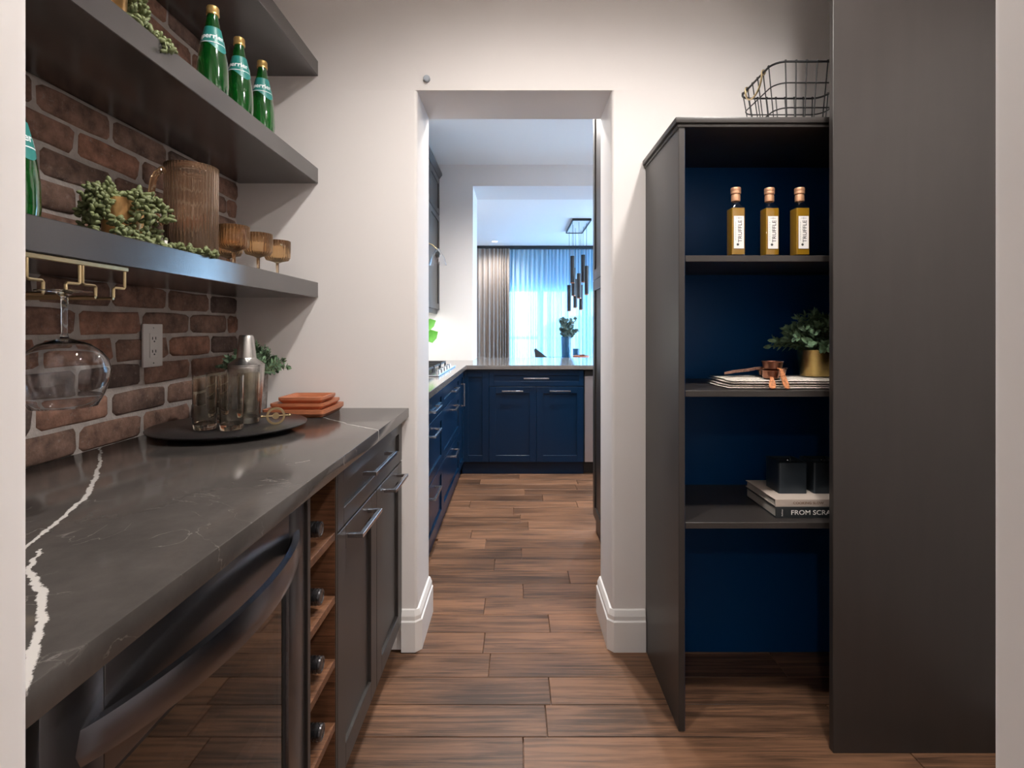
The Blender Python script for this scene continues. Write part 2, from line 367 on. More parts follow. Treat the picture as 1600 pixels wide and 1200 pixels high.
# ------------------------------------------------------------------ mesh helpers
ORG = {}
class MB:
    def __init__(s): s.v = []; s.f = []
    def add(s, vs, fs):
        k = len(s.v); s.v += [tuple(v) for v in vs]; s.f += [tuple(i + k for i in f) for f in fs]; return s
    def box(s, x0, x1, y0, y1, z0, z1):
        x0, x1 = min(x0, x1), max(x0, x1); y0, y1 = min(y0, y1), max(y0, y1); z0, z1 = min(z0, z1), max(z0, z1)
        return s.add([(x0, y0, z0), (x1, y0, z0), (x1, y1, z0), (x0, y1, z0), (x0, y0, z1), (x1, y0, z1), (x1, y1, z1), (x0, y1, z1)],
                     [(3, 2, 1, 0), (4, 5, 6, 7), (0, 1, 5, 4), (1, 2, 6, 5), (2, 3, 7, 6), (3, 0, 4, 7)])
    def prism(s, poly, z0, z1):
        n = len(poly)
        return s.add([(x, y, z0) for x, y in poly] + [(x, y, z1) for x, y in poly],
                     [tuple(range(n - 1, -1, -1)), tuple(range(n, 2 * n))] + [(i, (i + 1) % n, n + (i + 1) % n, n + i) for i in range(n)])
    def lathe(s, prof, c=(0, 0, 0), seg=24, rf=None, closed=False):
        """prof: (radius, height) from one end to the other; rf(angle, i) scales the radius."""
        rows = []; vs = []; fs = []
        for i, (r, z) in enumerate(prof):
            if r < 1e-6: rows.append([len(vs)]); vs.append((c[0], c[1], c[2] + z))
            else:
                row = []
                for k in range(seg):
                    a = 2 * pi * k / seg; q = r * (rf(a, i) if rf else 1)
                    row.append(len(vs)); vs.append((c[0] + q * cos(a), c[1] + q * sin(a), c[2] + z))
                rows.append(row)
        pairs = list(zip(rows[:-1], rows[1:]))
        if closed: pairs.append((rows[-1], rows[0]))
        for a, b in pairs:
            for k in range(seg):
                k2 = (k + 1) % seg
                q = [a[k % len(a)], a[k2 % len(a)], b[k2 % len(b)], b[k % len(b)]]
                o = []
                for i in q:
                    if i not in o: o.append(i)
                if len(o) > 2: fs.append(tuple(o))
        return s.add(vs, fs)
    def tube(s, path, r, seg=8, closed=False, rs=None, caps=True):
        P = [Vector(p) for p in path]; n = len(P); vs = []; fs = []
        prev = None
        for i in range(n):
            if closed: t = P[(i + 1) % n] - P[i - 1]
            else: t = P[min(i + 1, n - 1)] - P[max(i - 1, 0)]
            t.normalize()
            if prev is None:
                up = Vector((0, 0, 1)) if abs(t.z) < .9 else Vector((1, 0, 0))
                u = t.cross(up).normalized()
            else:
                u = (prev - t * prev.dot(t)).normalized()
            prev = u; w = t.cross(u)
            rr = rs[i] if rs else r
            for k in range(seg):
                a = 2 * pi * k / seg
                vs.append(P[i] + (u * cos(a) + w * sin(a)) * rr)
        for i in range(n if closed else n - 1):
            a = i * seg; b = ((i + 1) % n) * seg
            for k in range(seg):
                fs.append((a + k, b + k, b + (k + 1) % seg, a + (k + 1) % seg))
        if not closed and caps:
            fs.append(tuple(range(seg))); fs.append(tuple((n - 1) * seg + k for k in range(seg - 1, -1, -1)))
        return s.add(vs, fs)
    def ball(s, c, r, ax=None, stretch=1.0, seg=6, rings=3):
        """an ellipsoid bead stretched along ax"""
        c = Vector(c); ax = Vector(ax or (0, 0, 1)).normalized()
        up = Vector((0, 0, 1)) if abs(ax.z) < .9 else Vector((1, 0, 0))
        u = ax.cross(up).normalized(); w = ax.cross(u)
        vs = [c - ax * r * stretch]; fs = []
        for i in range(1, rings + 1):
            th = pi * i / (rings + 1)
            for k in range(seg):
                a = 2 * pi * k / seg
                vs.append(c - ax * r * stretch * cos(th) + (u * cos(a) + w * sin(a)) * r * sin(th))
        vs.append(c + ax * r * stretch); last = len(vs) - 1
        for k in range(seg):
            fs.append((0, 1 + (k + 1) % seg, 1 + k)); fs.append((last, last - seg + k, last - seg + (k + 1) % seg))
        for i in range(rings - 1):
            for k in range(seg):
                a = 1 + i * seg; b = a + seg
                fs.append((a + k, a + (k + 1) % seg, b + (k + 1) % seg, b + k))
        return s.add(vs, fs)
    def leaf(s, p, d, nrm, L, W):
        """a folded leaf starting at p along d"""
        p = Vector(p); d = Vector(d).normalized(); nrm = Vector(nrm); sd = d.cross(nrm)
        if sd.length < 1e-4: sd = d.cross(Vector((1, 0, 0)))
        sd.normalize(); up = sd.cross(d).normalized()
        pts = [p, p + d * L * .35 + sd * W * .5 + up * W * .15, p + d * L * .72 + sd * W * .38 + up * W * .12, p + d * L,
               p + d * L * .72 - sd * W * .38 + up * W * .12, p + d * L * .35 - sd * W * .5 + up * W * .15, p + d * L * .5]
        return s.add(pts, [(0, 1, 6), (1, 2, 6), (2, 3, 6), (3, 4, 6), (4, 5, 6), (5, 0, 6)])
    def sweep(s, path, prof, side=1):
        """a baseboard profile (offset, z) swept along a plan polyline, offset to one side"""
        P = [Vector(p) for p in path]; n = len(P); vs = []; fs = []; m = len(prof)
        for i in range(n):
            d0 = (P[i] - P[i - 1]).normalized() if i else (P[1] - P[0]).normalized()
            d1 = (P[i + 1] - P[i]).normalized() if i < n - 1 else d0
            n0 = Vector((d0.y, -d0.x)) * side; n1 = Vector((d1.y, -d1.x)) * side
            mt = (n0 + n1); mt = mt / max(mt.dot(n0), .2)
            for o, z in prof: vs.append((P[i].x + mt.x * o, P[i].y + mt.y * o, z))
        for i in range(n - 1):
            for k in range(m):
                a = i * m + k; b = i * m + (k + 1) % m
                fs.append((a, b, b + m, a + m))
        fs.append(tuple(range(m - 1, -1, -1))); fs.append(tuple((n - 1) * m + k for k in range(m)))
        return s.add(vs, fs)
    def xform(s, mtx):
        s.v = [tuple(mtx @ Vector(v)) for v in s.v]; return s
    def mesh(s, name, bevel=0, segs=1, smooth=True, angle=32, org=None):
        o = Vector(org) if org else Vector((0, 0, 0))
        me = bpy.data.meshes.new(name)
        me.from_pydata([tuple(Vector(v) - o) for v in s.v], [], s.f)
        bm = bmesh.new(); bm.from_mesh(me)
        bmesh.ops.recalc_face_normals(bm, faces=bm.faces)
        if bevel > 0:
            es = [e for e in bm.edges if len(e.link_faces) == 2 and e.calc_face_angle(0) > .5]
            bmesh.ops.bevel(bm, geom=es, offset=bevel, segments=segs, affect='EDGES', clamp_overlap=True, profile=.5)
        bm.to_mesh(me); bm.free()
        if smooth:
            me.polygons.foreach_set('use_smooth', [True] * len(me.polygons)); me.set_sharp_from_angle(angle=radians(angle))
        return me
    def build(s, name, m, parent=None, bevel=0, segs=1, smooth=True, angle=32, base=None):
        org = ORG[parent.name] if parent else Vector(base or (0, 0, 0))
        me = s.mesh(name, bevel, segs, smooth, angle, org)
        me.materials.append(M[m] if isinstance(m, str) else m)
        o = bpy.data.objects.new(name, me); COL.objects.link(o)
        if parent: o.parent = parent
        else: o.location = org
        ORG[o.name] = org
        return o
def B(x0, x1, y0, y1, z0, z1): return MB().box(x0, x1, y0, y1, z0, z1)
def tag(o, label, cat, group=None, kind=None):
    if label: o['label'] = label
    if cat: o['category'] = cat
    if group: o['group'] = group
    if kind: o['kind'] = kind
    return o
def thing(name, loc, label, cat, group=None):
    o = bpy.data.objects.new(name, None); COL.objects.link(o); o.location = loc; o.empty_display_size = .05
    ORG[o.name] = Vector(loc)
    return tag(o, label, cat, group)
def struct(o, label=None): o['kind'] = 'structure'; (label and o.__setitem__('label', label)); return o
def stuff(o): o['kind'] = 'stuff'; return o
def dup(root, loc, label, rotz=0):
    def cp(o, par):
        c = o.copy(); COL.objects.link(c)
        if par: c.parent = par
        for ch in list(o.children): cp(ch, c)
        return c
    r = cp(root, None); r.location = loc; r.rotation_euler = (0, 0, rotz); r['label'] = label
    ORG[r.name] = Vector(loc)
    return r
def text_mb(body, size, extrude=.00015, wrap=None, bold=0, sx=1.0):
    """flat lettering as mesh data in the xy plane, centred"""
    cu = bpy.data.curves.new('lettering', 'FONT'); cu.body = body; cu.size = size; cu.extrude = extrude; cu.offset = bold
    cu.align_x = 'CENTER'; cu.align_y = 'CENTER'; cu.resolution_u = 3
    o = bpy.data.objects.new('lettering', cu); COL.objects.link(o)
    dg = bpy.context.evaluated_depsgraph_get()
    me = bpy.data.meshes.new_from_object(o.evaluated_get(dg))
    mb = MB(); mb.add([(v.co.x * sx, v.co.y, v.co.z) for v in me.vertices], [tuple(p.vertices) for p in me.polygons])
    bpy.data.objects.remove(o); bpy.data.meshes.remove(me); bpy.data.curves.remove(cu)
    return mb
def rrect(x0, x1, y0, y1, r, seg=4):
    pts = []
    for cx, cy, a0 in ((x1 - r, y0 + r, -90), (x1 - r, y1 - r, 0), (x0 + r, y1 - r, 90), (x0 + r, y0 + r, 180)):
        for k in range(seg + 1):
            a = radians(a0 + 90 * k / seg); pts.append((cx + r * cos(a), cy + r * sin(a)))
    return pts

# ------------------------------------------------------------------ the setting
XL, XR = -1.05, 1.50           # brick face / pantry side wall
YB, YB2 = 1.96, 2.23           # thick wall with the opening
OL, OR, OT = -.373, .363, 2.115
PC, KC = 2.70, 2.80            # ceilings
YF, YF2 = 5.0, 5.52            # far kitchen wall
# floor
fl = struct(B(-3.0, 3.7, -2.7, 10.2, -.12, -.012).build('floor', 'floor'), 'brown wooden floor of wide planks')
joints = {-1: .094, 1: -.095, 3: .137, 4: -.137, 5: .033, 6: .26, 7: -.11, 0: -.62, 2: .95}
rp = random.Random(4)
for k in range(-3, 22):
    y0 = 1.673 + .1325 * k; y1 = y0 + .1325
    x0, x1 = (-.50, 1.49) if y1 < 2.0 else ((-.45, .62) if y0 < 2.9 else (-.50, 1.2))
    if y0 < 2.3 and y1 > 1.95: x0, x1 = -.375, 1.0
    cuts = [joints.get(k, rp.uniform(-.3, .5))]
    while cuts[-1] < x1: cuts.append(cuts[-1] + rp.uniform(.62, 1.15))
    while cuts[0] > x0: cuts.insert(0, cuts[0] - rp.uniform(.62, 1.15))
    for a, b in zip(cuts[:-1], cuts[1:]):
        a, b = max(a, x0), min(b, x1)
        if b - a < .04: continue
        c = Vector(((a + b) / 2, (y0 + y1) / 2, 0)); g = .0013
        me = B(a + g - c.x, b - g - c.x, y0 + g - c.y, y1 - g - c.y, -.012, 0).mesh('plank', bevel=.0012)
        me.materials.append(M['floor'])
        o = bpy.data.objects.new('plank', me); COL.objects.link(o); o.location = c; o.parent = fl
# brick wall: mortar bed with proud bricks
wl = struct(B(XL - .14, XL - .007, .42, YB, -.0, PC).build('wall_left', 'mortar', bevel=0), 'reclaimed red brick wall with pale mortar')
rb = random.Random(11)
def brick_mesh(L, H, n):
    """one old brick: uneven outline of twelve points, worn arris, slightly dished face"""
    def j(q): return rb.uniform(-q, q)
    hy, hz = L / 2, H / 2; c = .010
    per = [(-hy, -hz + c), (-hy + c, -hz), (-hy * .35, -hz), (hy * .35, -hz), (hy - c, -hz), (hy, -hz + c), (hy, hz - c), (hy - c, hz), (hy * .35, hz), (-hy * .35, hz), (-hy + c, hz), (-hy, hz - c)]
    per = [(y + j(.0035), z + j(.0026)) for y, z in per]; m = len(per)
    vs = [(-.02, y, z) for y, z in per] + [(-.0045 + j(.001), y, z) for y, z in per] + [(j(.0012), y * (1 - .006 / hy), z * (1 - .0055 / hz)) for y, z in per]
    fs = [tuple(2 * m + k for k in range(m))]
    for q in (0, 1):
        for k in range(m): fs.append((q * m + k, q * m + (k + 1) % m, (q + 1) * m + (k + 1) % m, (q + 1) * m + k))
    me = MB().add(vs, fs).mesh('brick', smooth=True, angle=70)
    me.materials.append(M['brick']); return me
variants = [brick_mesh(.2015, .0592, i) for i in range(9)]
PITCH, CH = .2155, .0715
for c in range(0, 22):
    zc = .978 - CH / 2 + c * CH
    off = 1.249 if c % 2 == 0 else 1.138
    off += rb.uniform(-.008, .008)
    k = -5
    while True:
        ya = off + k * PITCH; yb = ya + PITCH; k += 1
        if ya > YB - .03: break
        if yb < .46: continue
        ya2, yb2 = max(ya, .422), min(yb, YB - .001 + .007)
        if yb2 - ya2 > PITCH - .01: me, yc = rb.choice(variants), (ya + yb) / 2
        else:
            me = brick_mesh(yb2 - ya2 - .014, .0592, 0); yc = (ya2 + yb2) / 2
        o = bpy.data.objects.new('brick', me); COL.objects.link(o); o.location = (XL + rb.uniform(-.002, .0015), yc, zc + rb.uniform(-.0015, .0015)); o.parent = wl
# back wall with the opening, rounded corners
R = .012
mb = MB()
def roundcorner(cx, cy, a0, r=R, seg=5): return [(cx + r * cos(radians(a0 + 90 * k / seg)), cy + r * sin(radians(a0 + 90 * k / seg))) for k in range(seg + 1)]
mb.prism([(-1.24, YB)] + roundcorner(OL - R, YB + R, -90) + roundcorner(OL - R, YB2 - R, 0) + [(-1.24, YB2)], 0, OT)
mb.prism([(1.64, YB2)] + roundcorner(OR + R, YB2 - R, 90) + roundcorner(OR + R, YB + R, 180) + [(1.64, YB)], 0, OT)
mb.box(-1.24, 1.64, YB, YB2, OT, PC + .1)
struct(mb.build('wall_back', 'wall', smooth=True), 'warm white wall with the doorless opening to the kitchen')
struct(B(XR, XR + .12, .30, YB, 0, PC).build('wall_right', 'wall'), 'white wall behind the tall dark panel')
# the doorway wall the picture is taken through
NJ = .42
mb = MB().prism([(-1.24, .30)] + roundcorner(-.3915 - .01, .30 + .01, -90, .01) + roundcorner(-.3915 - .01, NJ - .01, 0, .01) + [(-1.24, NJ)], 0, PC)
struct(mb.build('wall_front_left', 'wall'), 'near white doorway jamb beside the quartz counter')
mb = MB().prism([(1.62, NJ)] + roundcorner(.383 + .01, NJ - .01, 90, .01) + roundcorner(.383 + .01, .30 + .01, 180, .01) + [(1.62, .30)], 0, PC)
struct(mb.build('wall_front_right', 'wall'), 'near white doorway jamb beside the tall dark panel')
struct(B(-.3915, .383, .30, NJ, 2.45, PC).build('wall_front_header', 'wall'))
struct(B(-1.24, 1.64, .30, YB, PC, PC + .1).build('ceiling', 'ceiling'), 'white pantry ceiling')
# hall behind the camera
struct(B(-2.2, 2.2, -2.6, .30, PC, PC + .1).build('ceiling', 'ceiling'), 'white hall ceiling')
struct(B(-2.3, -2.2, -2.6, .30, 0, PC).build('wall_hall_left', 'wall'))
struct(B(2.2, 2.3, -2.6, .30, 0, PC).build('wall_hall_right', 'wall'))
struct(B(-2.3, 2.3, -2.7, -2.6, 0, PC).build('wall_hall_back', 'wall'))
struct(B(-2.2, -1.24, .30, .42, 0, PC).build('wall_hall_front', 'wall'))
struct(B(1.62, 2.2, .30, .42, 0, PC).build('wall_hall_front', 'wall'))
# kitchen shell
KL, KR = -1.07, 1.30
struct(B(KL - .12, KL, YB2, YF, 0, KC).build('wall_kitchen_left', 'wall'), 'kitchen wall behind the cooktop')
struct(MB().box(2.4, 2.52, YB2, 3.6, 0, KC).box(2.4, 2.52, 4.7, YF2, 0, KC).box(2.4, 2.52, 3.6, 4.7, 0, 1.1).box(2.4, 2.52, 3.6, 4.7, 2.10, KC).build('wall_kitchen_right', 'wall'))
w3 = struct(MB().box(2.43, 2.50, 3.6, 4.7, 1.1, 1.15).box(2.43, 2.50, 3.6, 4.7, 2.05, 2.10).box(2.43, 2.50, 3.6, 3.65, 1.15, 2.05).box(2.43, 2.50, 4.65, 4.7, 1.15, 2.05).box(2.43, 2.50, 4.12, 4.18, 1.15, 2.05)
            .build('window_fill', 'frame', bevel=.003), 'added unseen side window that brightens the kitchen ceiling')  # unseen window, added so sky light brightens the kitchen ceiling
for ya, yb in ((3.65, 4.12), (4.18, 4.65)): B(2.46, 2.468, ya, yb, 1.15, 2.05).build('pane', 'pane', w3)
struct(B(1.64, 2.4, YB2 - .12, YB2, 0, KC).build('wall_kitchen_near', 'wall'))
FL = -.414
mb = MB().box(KL - .12, FL, YF, YF2, 0, KC).box(FL, 2.4, YF, YF2, 2.595, KC)
struct(mb.build('wall_kitchen_far', 'wall'), 'far kitchen wall with a wide opening to the dining room')
struct(B(KL - .12, 2.52, YB2, YF2, KC, KC + .1).build('ceiling', 'ceiling'), 'white kitchen ceiling')
# dining room shell
DL, DR, DW = -2.6, 3.6, 10.1
struct(B(DL - .1, DR + .1, YF2, DW, KC, KC + .1).build('ceiling', 'ceiling'), 'pale dining room ceiling')
struct(B(DL - .1, DL, YF2, DW, 0, KC).build('wall_dining_left', 'wall'))
WY0, WY1, WH0, WH1 = 6.3, 9.9, .10, 2.66
struct(MB().box(DR, DR + .1, YF2, WY0, 0, KC).box(DR, DR + .1, WY1, DW, 0, KC).box(DR, DR + .1, WY0, WY1, 0, WH0).box(DR, DR + .1, WY0, WY1, WH1, KC).build('wall_dining_right', 'wall'))
w2 = struct(MB().box(DR + .02, DR + .08, WY0, WY1, WH0, WH0 + .06).box(DR + .02, DR + .08, WY0, WY1, WH1 - .06, WH1).box(DR + .02, DR + .08, WY0, WY0 + .06, WH0 + .06, WH1 - .06)
            .box(DR + .02, DR + .08, WY1 - .06, WY1, WH0 + .06, WH1 - .06).build('window_2', 'frame', bevel=.004), 'tall side window of the dining room')
for k in (1, 2): B(DR + .025, DR + .075, WY0 + 1.2 * k - .03, WY0 + 1.2 * k + .03, WH0 + .06, WH1 - .06).build('mullion', 'frame', w2, bevel=.004)
for k in range(3): B(DR + .045, DR + .053, WY0 + 1.2 * k + (.06 if k == 0 else .03), WY0 + 1.2 * k + (1.14 if k == 2 else 1.17), WH0 + .06, WH1 - .06).build('pane', 'pane', w2)
struct(B(DL - .1, KL - .12, YF2 - .12, YF2, 0, KC).build('wall_dining_near', 'wall'))
struct(B(2.4, DR + .1, YF2 - .12, YF2, 0, KC).build('wall_dining_near', 'wall'))
WX0, WX1, WZ1 = -.40, 2.25, 2.02
mb = MB().box(DL - .1, WX0, DW, DW + .15, 0, KC).box(WX1, DR + .1, DW, DW + .15, 0, KC).box(WX0, WX1, DW, DW + .15, WZ1, KC)
struct(mb.build('wall_dining_far', 'wall'), 'dining room wall above the glazed door')
# glazed sliding door to the deck
wn = struct(MB().box(WX0, WX1, DW + .03, DW + .12, WZ1 - .06, WZ1).box(WX0, WX1, DW + .03, DW + .12, 0, .06).box(WX0, WX0 + .06, DW + .03, DW + .12, .06, WZ1 - .06)
            .box(WX1 - .06, WX1, DW + .03, DW + .12, .06, WZ1 - .06).build('window_1', 'frame', bevel=.004), 'glazed sliding door behind the sheer curtain')
for xm in (.485, 1.36):
    B(xm - .055, xm + .055, DW + .035, DW + .115, .06, WZ1 - .06).build('mullion', 'frame', wn, bevel=.004)
for xa, xb_ in ((WX0 + .06, .43), (.54, 1.305), (1.415, WX1 - .06)):
    B(xa, xb_, DW + .07, DW + .078, .06, WZ1 - .06).build('pane', 'pane', wn)
# baseboards
PROF = [(0, 0), (.018, 0), (.018, .112), (.0135, .117), (.0135, .132), (.006, .152), (0, .155)]
bl = MB().sweep([(-.43, YB), (OL - R, YB), (OL, YB + R), (OL, YB2 - R), (OL - R, YB2), (-.43, YB2)], PROF, 1)
struct(bl.build('baseboard_left', 'white', smooth=False), 'white profiled baseboard wrapping the opening edge by the wine bottles')
br_ = MB().sweep([(.48, YB2), (OR + R, YB2), (OR, YB2 - R), (OR, YB + R), (OR + R, YB), (.488, YB)], PROF, 1)
struct(br_.build('baseboard_right', 'white', smooth=False), 'white profiled baseboard wrapping the opening edge by the open shelving')
# outside: deck, railing, snow, houses
struct(B(-40, 60, -20, 90, -3.2, -3.0).build('ground', 'snow'), 'snowy ground outside')

# ------------------------------------------------------------------ pantry: floating shelves
SF = -.747
for zb, lab in ((1.331, 'lowest dark floating shelf on the brick wall, carrying the amber pitcher'),
                (1.762, 'middle dark floating shelf on the brick wall, under three green bottles'),
                (2.167, 'topmost dark floating shelf on the brick wall')):
    o = B(XL + .003, SF, .424, YB - .001, zb, zb + .057).build('floating_shelf', 'shelf', bevel=.0015, base=(-.9, 1.2, zb))
    tag(o, lab, 'shelf', 'floating shelves')

# ------------------------------------------------------------------ pantry: counter run
CF = -.404                       # counter front
FX = -.430                       # cabinet faces
o = B(XL + .004, CF, .422, YB - .001, .879, .914).build('countertop', 'quartz', bevel=.0022, segs=2)
tag(o, 'dark grey polished quartz countertop with white veins below the brick wall', 'countertop')

def pull(parent, y0, y1, z, x0, out=.040, t=.011, name='handle', m='pull'):
    """square bar pull on a face looking towards +x"""
    b = MB().box(x0, x0 + out, y0, y0 + t, z - t / 2, z + t / 2).box(x0, x0 + out, y1 - t, y1, z - t / 2, z + t / 2).box(x0 + out - t, x0 + out, y0 + t, y1 - t, z - t / 2, z + t / 2)
    return b.build(name, m, parent, bevel=.0008)
def pull_front(parent, x0, x1, z, y0, out=.034, t=.010, m='pull'):
    """square bar pull on a face looking towards the camera (-y)"""
    b = MB().box(x0, x0 + t, y0 - out, y0, z - t / 2, z + t / 2).box(x1 - t, x1, y0 - out, y0, z - t / 2, z + t / 2).box(x0 + t, x1 - t, y0 - out, y0 - out + t, z - t / 2, z + t / 2)
    return b.build('handle', m, parent, bevel=.0008)
def shaker_x(y0, y1, z0, z1, x, fw=.06, t=.020):
    """shaker front looking towards +x: frame round a recessed panel"""
    g = .0015; y0 += g; y1 -= g; z0 += g; z1 -= g
    return (MB().box(x - t, x, y0, y0 + fw, z0, z1).box(x - t, x, y1 - fw, y1, z0, z1)
            .box(x - t, x, y0 + fw, y1 - fw, z0, z0 + fw).box(x - t, x, y0 + fw, y1 - fw, z1 - fw, z1)
            .box(x - t, x - .009, y0 + fw - .002, y1 - fw + .002, z0 + fw - .002, z1 - fw + .002))
def shaker_y(x0, x1, z0, z1, y, fw=.055, t=.020):
    g = .0015; x0 += g; x1 -= g; z0 += g; z1 -= g
    return (MB().box(x0, x0 + fw, y, y + t, z0, z1).box(x1 - fw, x1, y, y + t, z0, z1)
            .box(x0 + fw, x1 - fw, y, y + t, z0, z0 + fw).box(x0 + fw, x1 - fw, y, y + t, z1 - fw, z1)
            .box(x0 + fw - .002, x1 - fw + .002, y + .009, y + t, z0 + fw - .002, z1 - fw + .002))

# cabinet with one drawer over two doors
c = thing('base_cabinet', (-.74, 1.6, 0), 'dark espresso base cabinet with one drawer over two shaker doors beside the wine rack', 'cabinet')
MB().box(XL + .006, FX - .021, 1.250, YB - .004, .10, .877).box(XL + .006, FX - .075, 1.252, YB - .004, 0, .10).build('body', 'cab', c, bevel=.001)
d = shaker_x(1.250, YB - .004, .718, .872, FX, .045).build('drawer', 'cab', c, bevel=.0012); pull(d, 1.455, 1.705, .805, FX)
d = shaker_x(1.250, 1.603, .102, .716, FX).build('door', 'cab', c, bevel=.0012); pull(d, 1.325, 1.515, .683, FX)
d = shaker_x(1.603, YB - .004, .102, .716, FX).build('door', 'cab', c, bevel=.0012); pull(d, 1.690, 1.880, .683, FX)

# wine rack
WR0, WR1 = 1.072, 1.248
c = thing('wine_rack_cabinet', (-.74, 1.16, 0), 'narrow open wine rack cabinet with walnut shelves beside the glass door cooler', 'wine rack')
MB().box(XL + .006, FX, WR0, WR0 + .014, 0.10, .877).box(XL + .006, FX, WR1 - .008, WR1, .10, .877).box(XL + .006, FX - .075, WR0, WR1, 0, .10).build('side_panel', 'cab', c, bevel=.0008)
B(XL + .006, XL + .02, WR0 + .014, WR1 - .008, .10, .877).build('back_panel', 'rackwood', c)
B(XL + .02, FX - .002, WR1 - .0105, WR1 - .0082, .102, .877).build('lining', 'rackwood', c)
RZ = [.726, .575, .424, .273, .116]
for z in RZ:
    B(XL + .02, FX - .001, WR0 + .0145, WR1 - .011, z - .018, z).build('shelf', 'rackwood', c, bevel=.0006)
# wine bottles lying in the rack, necks outward
def wine_bottle():
    r = thing('wine_bottle', (0, 0, 0), '', 'bottle', 'wine bottles in the rack')
    prof = [(0, 0), (.034, 0), (.0375, .004), (.0375, .19), (.034, .21), (.022, .235), (.0155, .25), (.0148, .285)]
    rot = Matrix.Rotation(pi / 2, 4, 'Y')
    MB().lathe(prof, seg=20).xform(rot).build('body', 'black', r)
    pr = [(.0158, .262)]
    for i in range(5):
        z = .268 + i * .0075
        pr += [(.0178, z), (.0178, z + .0045), (.0160, z + .0050), (.0160, z + .0072)]
    pr += [(.0176, .307), (.0168, .311), (.012, .312), (.011, .3108), (0, .3108)]
    MB().lathe(pr, seg=22).xform(rot).build('capsule', 'blacksteel', r, angle=25)
    return r
wb0 = wine_bottle()
names = ['dark wine bottle in the topmost slot of the wine rack', 'dark wine bottle in the second slot from the top of the wine rack',
         'dark wine bottle in the third slot from the top of the wine rack', 'dark wine bottle in the fourth slot from the top of the wine rack',
         'dark wine bottle in the lowest slot of the wine rack']
for i, z in enumerate(RZ):
    loc = (-.434 - .312 + .001 * i, 1.158, z + .0377)
    if i == 0: wb0.location = loc; wb0['label'] = names[0]
    else: dup(wb0, loc, names[i])

# beverage cooler with a glass door and a bowed handle
W0, W1 = .472, 1.068
c = thing('beverage_cooler', (-.74, .77, 0), 'black steel beverage cooler with glass door and bowed handle under the counter', 'wine fridge')
MB().box(XL + .03, FX - .05, W0 + .004, W0 + .03, .04, .868).box(XL + .03, FX - .05, W1 - .03, W1 - .004, .04, .868).box(XL + .03, FX - .05, W0 + .03, W1 - .03, .83, .868)\
    .box(XL + .03, FX - .05, W0 + .03, W1 - .03, .04, .10).box(XL + .03, XL + .06, W0 + .03, W1 - .03, .10, .83).build('body', 'black', c, bevel=.002)
for z in (.26, .42, .58):
    s = MB()
    s.box(FX - .075, FX - .06, W0 + .035, W1 - .035, z - .006, z + .016)
    s.build('shelf_trim', 'rackwood', c, bevel=.001)
    s = MB()
    for k in range(9):
        yy = W0 + .06 + k * (W1 - W0 - .12) / 8
        s.tube([(XL + .06, yy, z), (FX - .075, yy, z)], .003, 6)
    s.build('wire_shelf', 'chrome', c)
fw = .075
d = (MB().box(FX - .048, FX - .004, W0, W0 + fw, .085, .868).box(FX - .048, FX - .004, W1 - fw, W1, .085, .868)
     .box(FX - .048, FX - .004, W0 + fw, W1 - fw, .735, .868).box(FX - .048, FX - .004, W0 + fw, W1 - fw, .085, .15)).build('door', 'blacksteel', c, bevel=.0018, segs=2)
B(FX - .020, FX - .012, W0 + fw - .002, W1 - fw + .002, .148, .737).build('glass', 'dark_pane', d)
gb = .012
(MB().box(FX - .03, FX - .0115, W1 - fw - gb, W1 - fw, .15, .735).box(FX - .03, FX - .0115, W0 + fw, W0 + fw + gb, .15, .735)
 .box(FX - .03, FX - .0115, W0 + fw + gb, W1 - fw - gb, .735 - gb, .735)).build('gasket', 'black', d)
# bowed blade handle
vs = []; fs = []; n = 36
for i in range(n + 1):
    t = i / n; y = .505 + .543 * t
    bow = .062 * (1 - (2 * t - 1) ** 2) ** .8
    x = FX - .012 + bow; th = .013
    w = .018 + .006 * (1 - (2 * t - 1) ** 2)
    zc = .792
    vs += [(x, y, zc - w), (x + .004, y, zc - w * .2), (x, y, zc + w), (x - th, y, zc + w * .9), (x - th, y, zc - w * .9)]
for i in range(n):
    for k in range(5):
        a = i * 5 + k; b = i * 5 + (k + 1) % 5; fs.append((a, b, b + 5, a + 5))
fs += [tuple(range(4, -1, -1)), tuple(n * 5 + k for k in range(5))]
MB().add(vs, fs).build('handle', 'handlesteel', d, angle=30)

# ------------------------------------------------------------------ pantry: open shelving on the other side
UX0, UY0 = .490, 1.560
c = thing('open_shelf_unit', (1.0, 1.75, 0), 'dark floor-standing open shelf unit with interior coloured navy for blue daylight and wire basket on top', 'shelf unit')
B(UX0, UX0 + .019, UY0, YB - .002, 0, 1.828).build('side_panel', 'cab', c, bevel=.0012)
B(1.478, XR - .003, UY0, YB - .002, 0, 1.828).build('side_panel', 'cab', c, bevel=.0012)
MB().box(UX0 - .012, XR - .003, UY0 - .010, YB - .002, 1.829, 1.847).box(UX0 - .005, XR - .003, UY0 - .004, YB - .002, 1.818, 1.829).build('top_panel', 'cab', c, bevel=.003, segs=2)
B(UX0 + .019, 1.478, YB - .014, YB - .002, 0, 1.818).build('back_panel', 'navy', c)  # inner faces carry the painted blue daylight
B(UX0 + .019, UX0 + .0205, UY0 + .004, YB - .014, 0, 1.817).build('lining', 'navy', c)
SHZ = [1.434, 1.026, .628]
for z in SHZ:
    B(UX0 + .021, 1.478, UY0 + .004, YB - .014, z - .019, z).build('shelf', 'cab', c, bevel=.0012)
o = B(.906, XR - .003, 1.48, 1.50, 0, PC - .003).build('end_panel', 'cab', bevel=.0015, base=(1.2, 1.49, 0))
tag(o, 'tall plain dark cabinet panel from floor to ceiling in front of the shelf unit', 'panel')
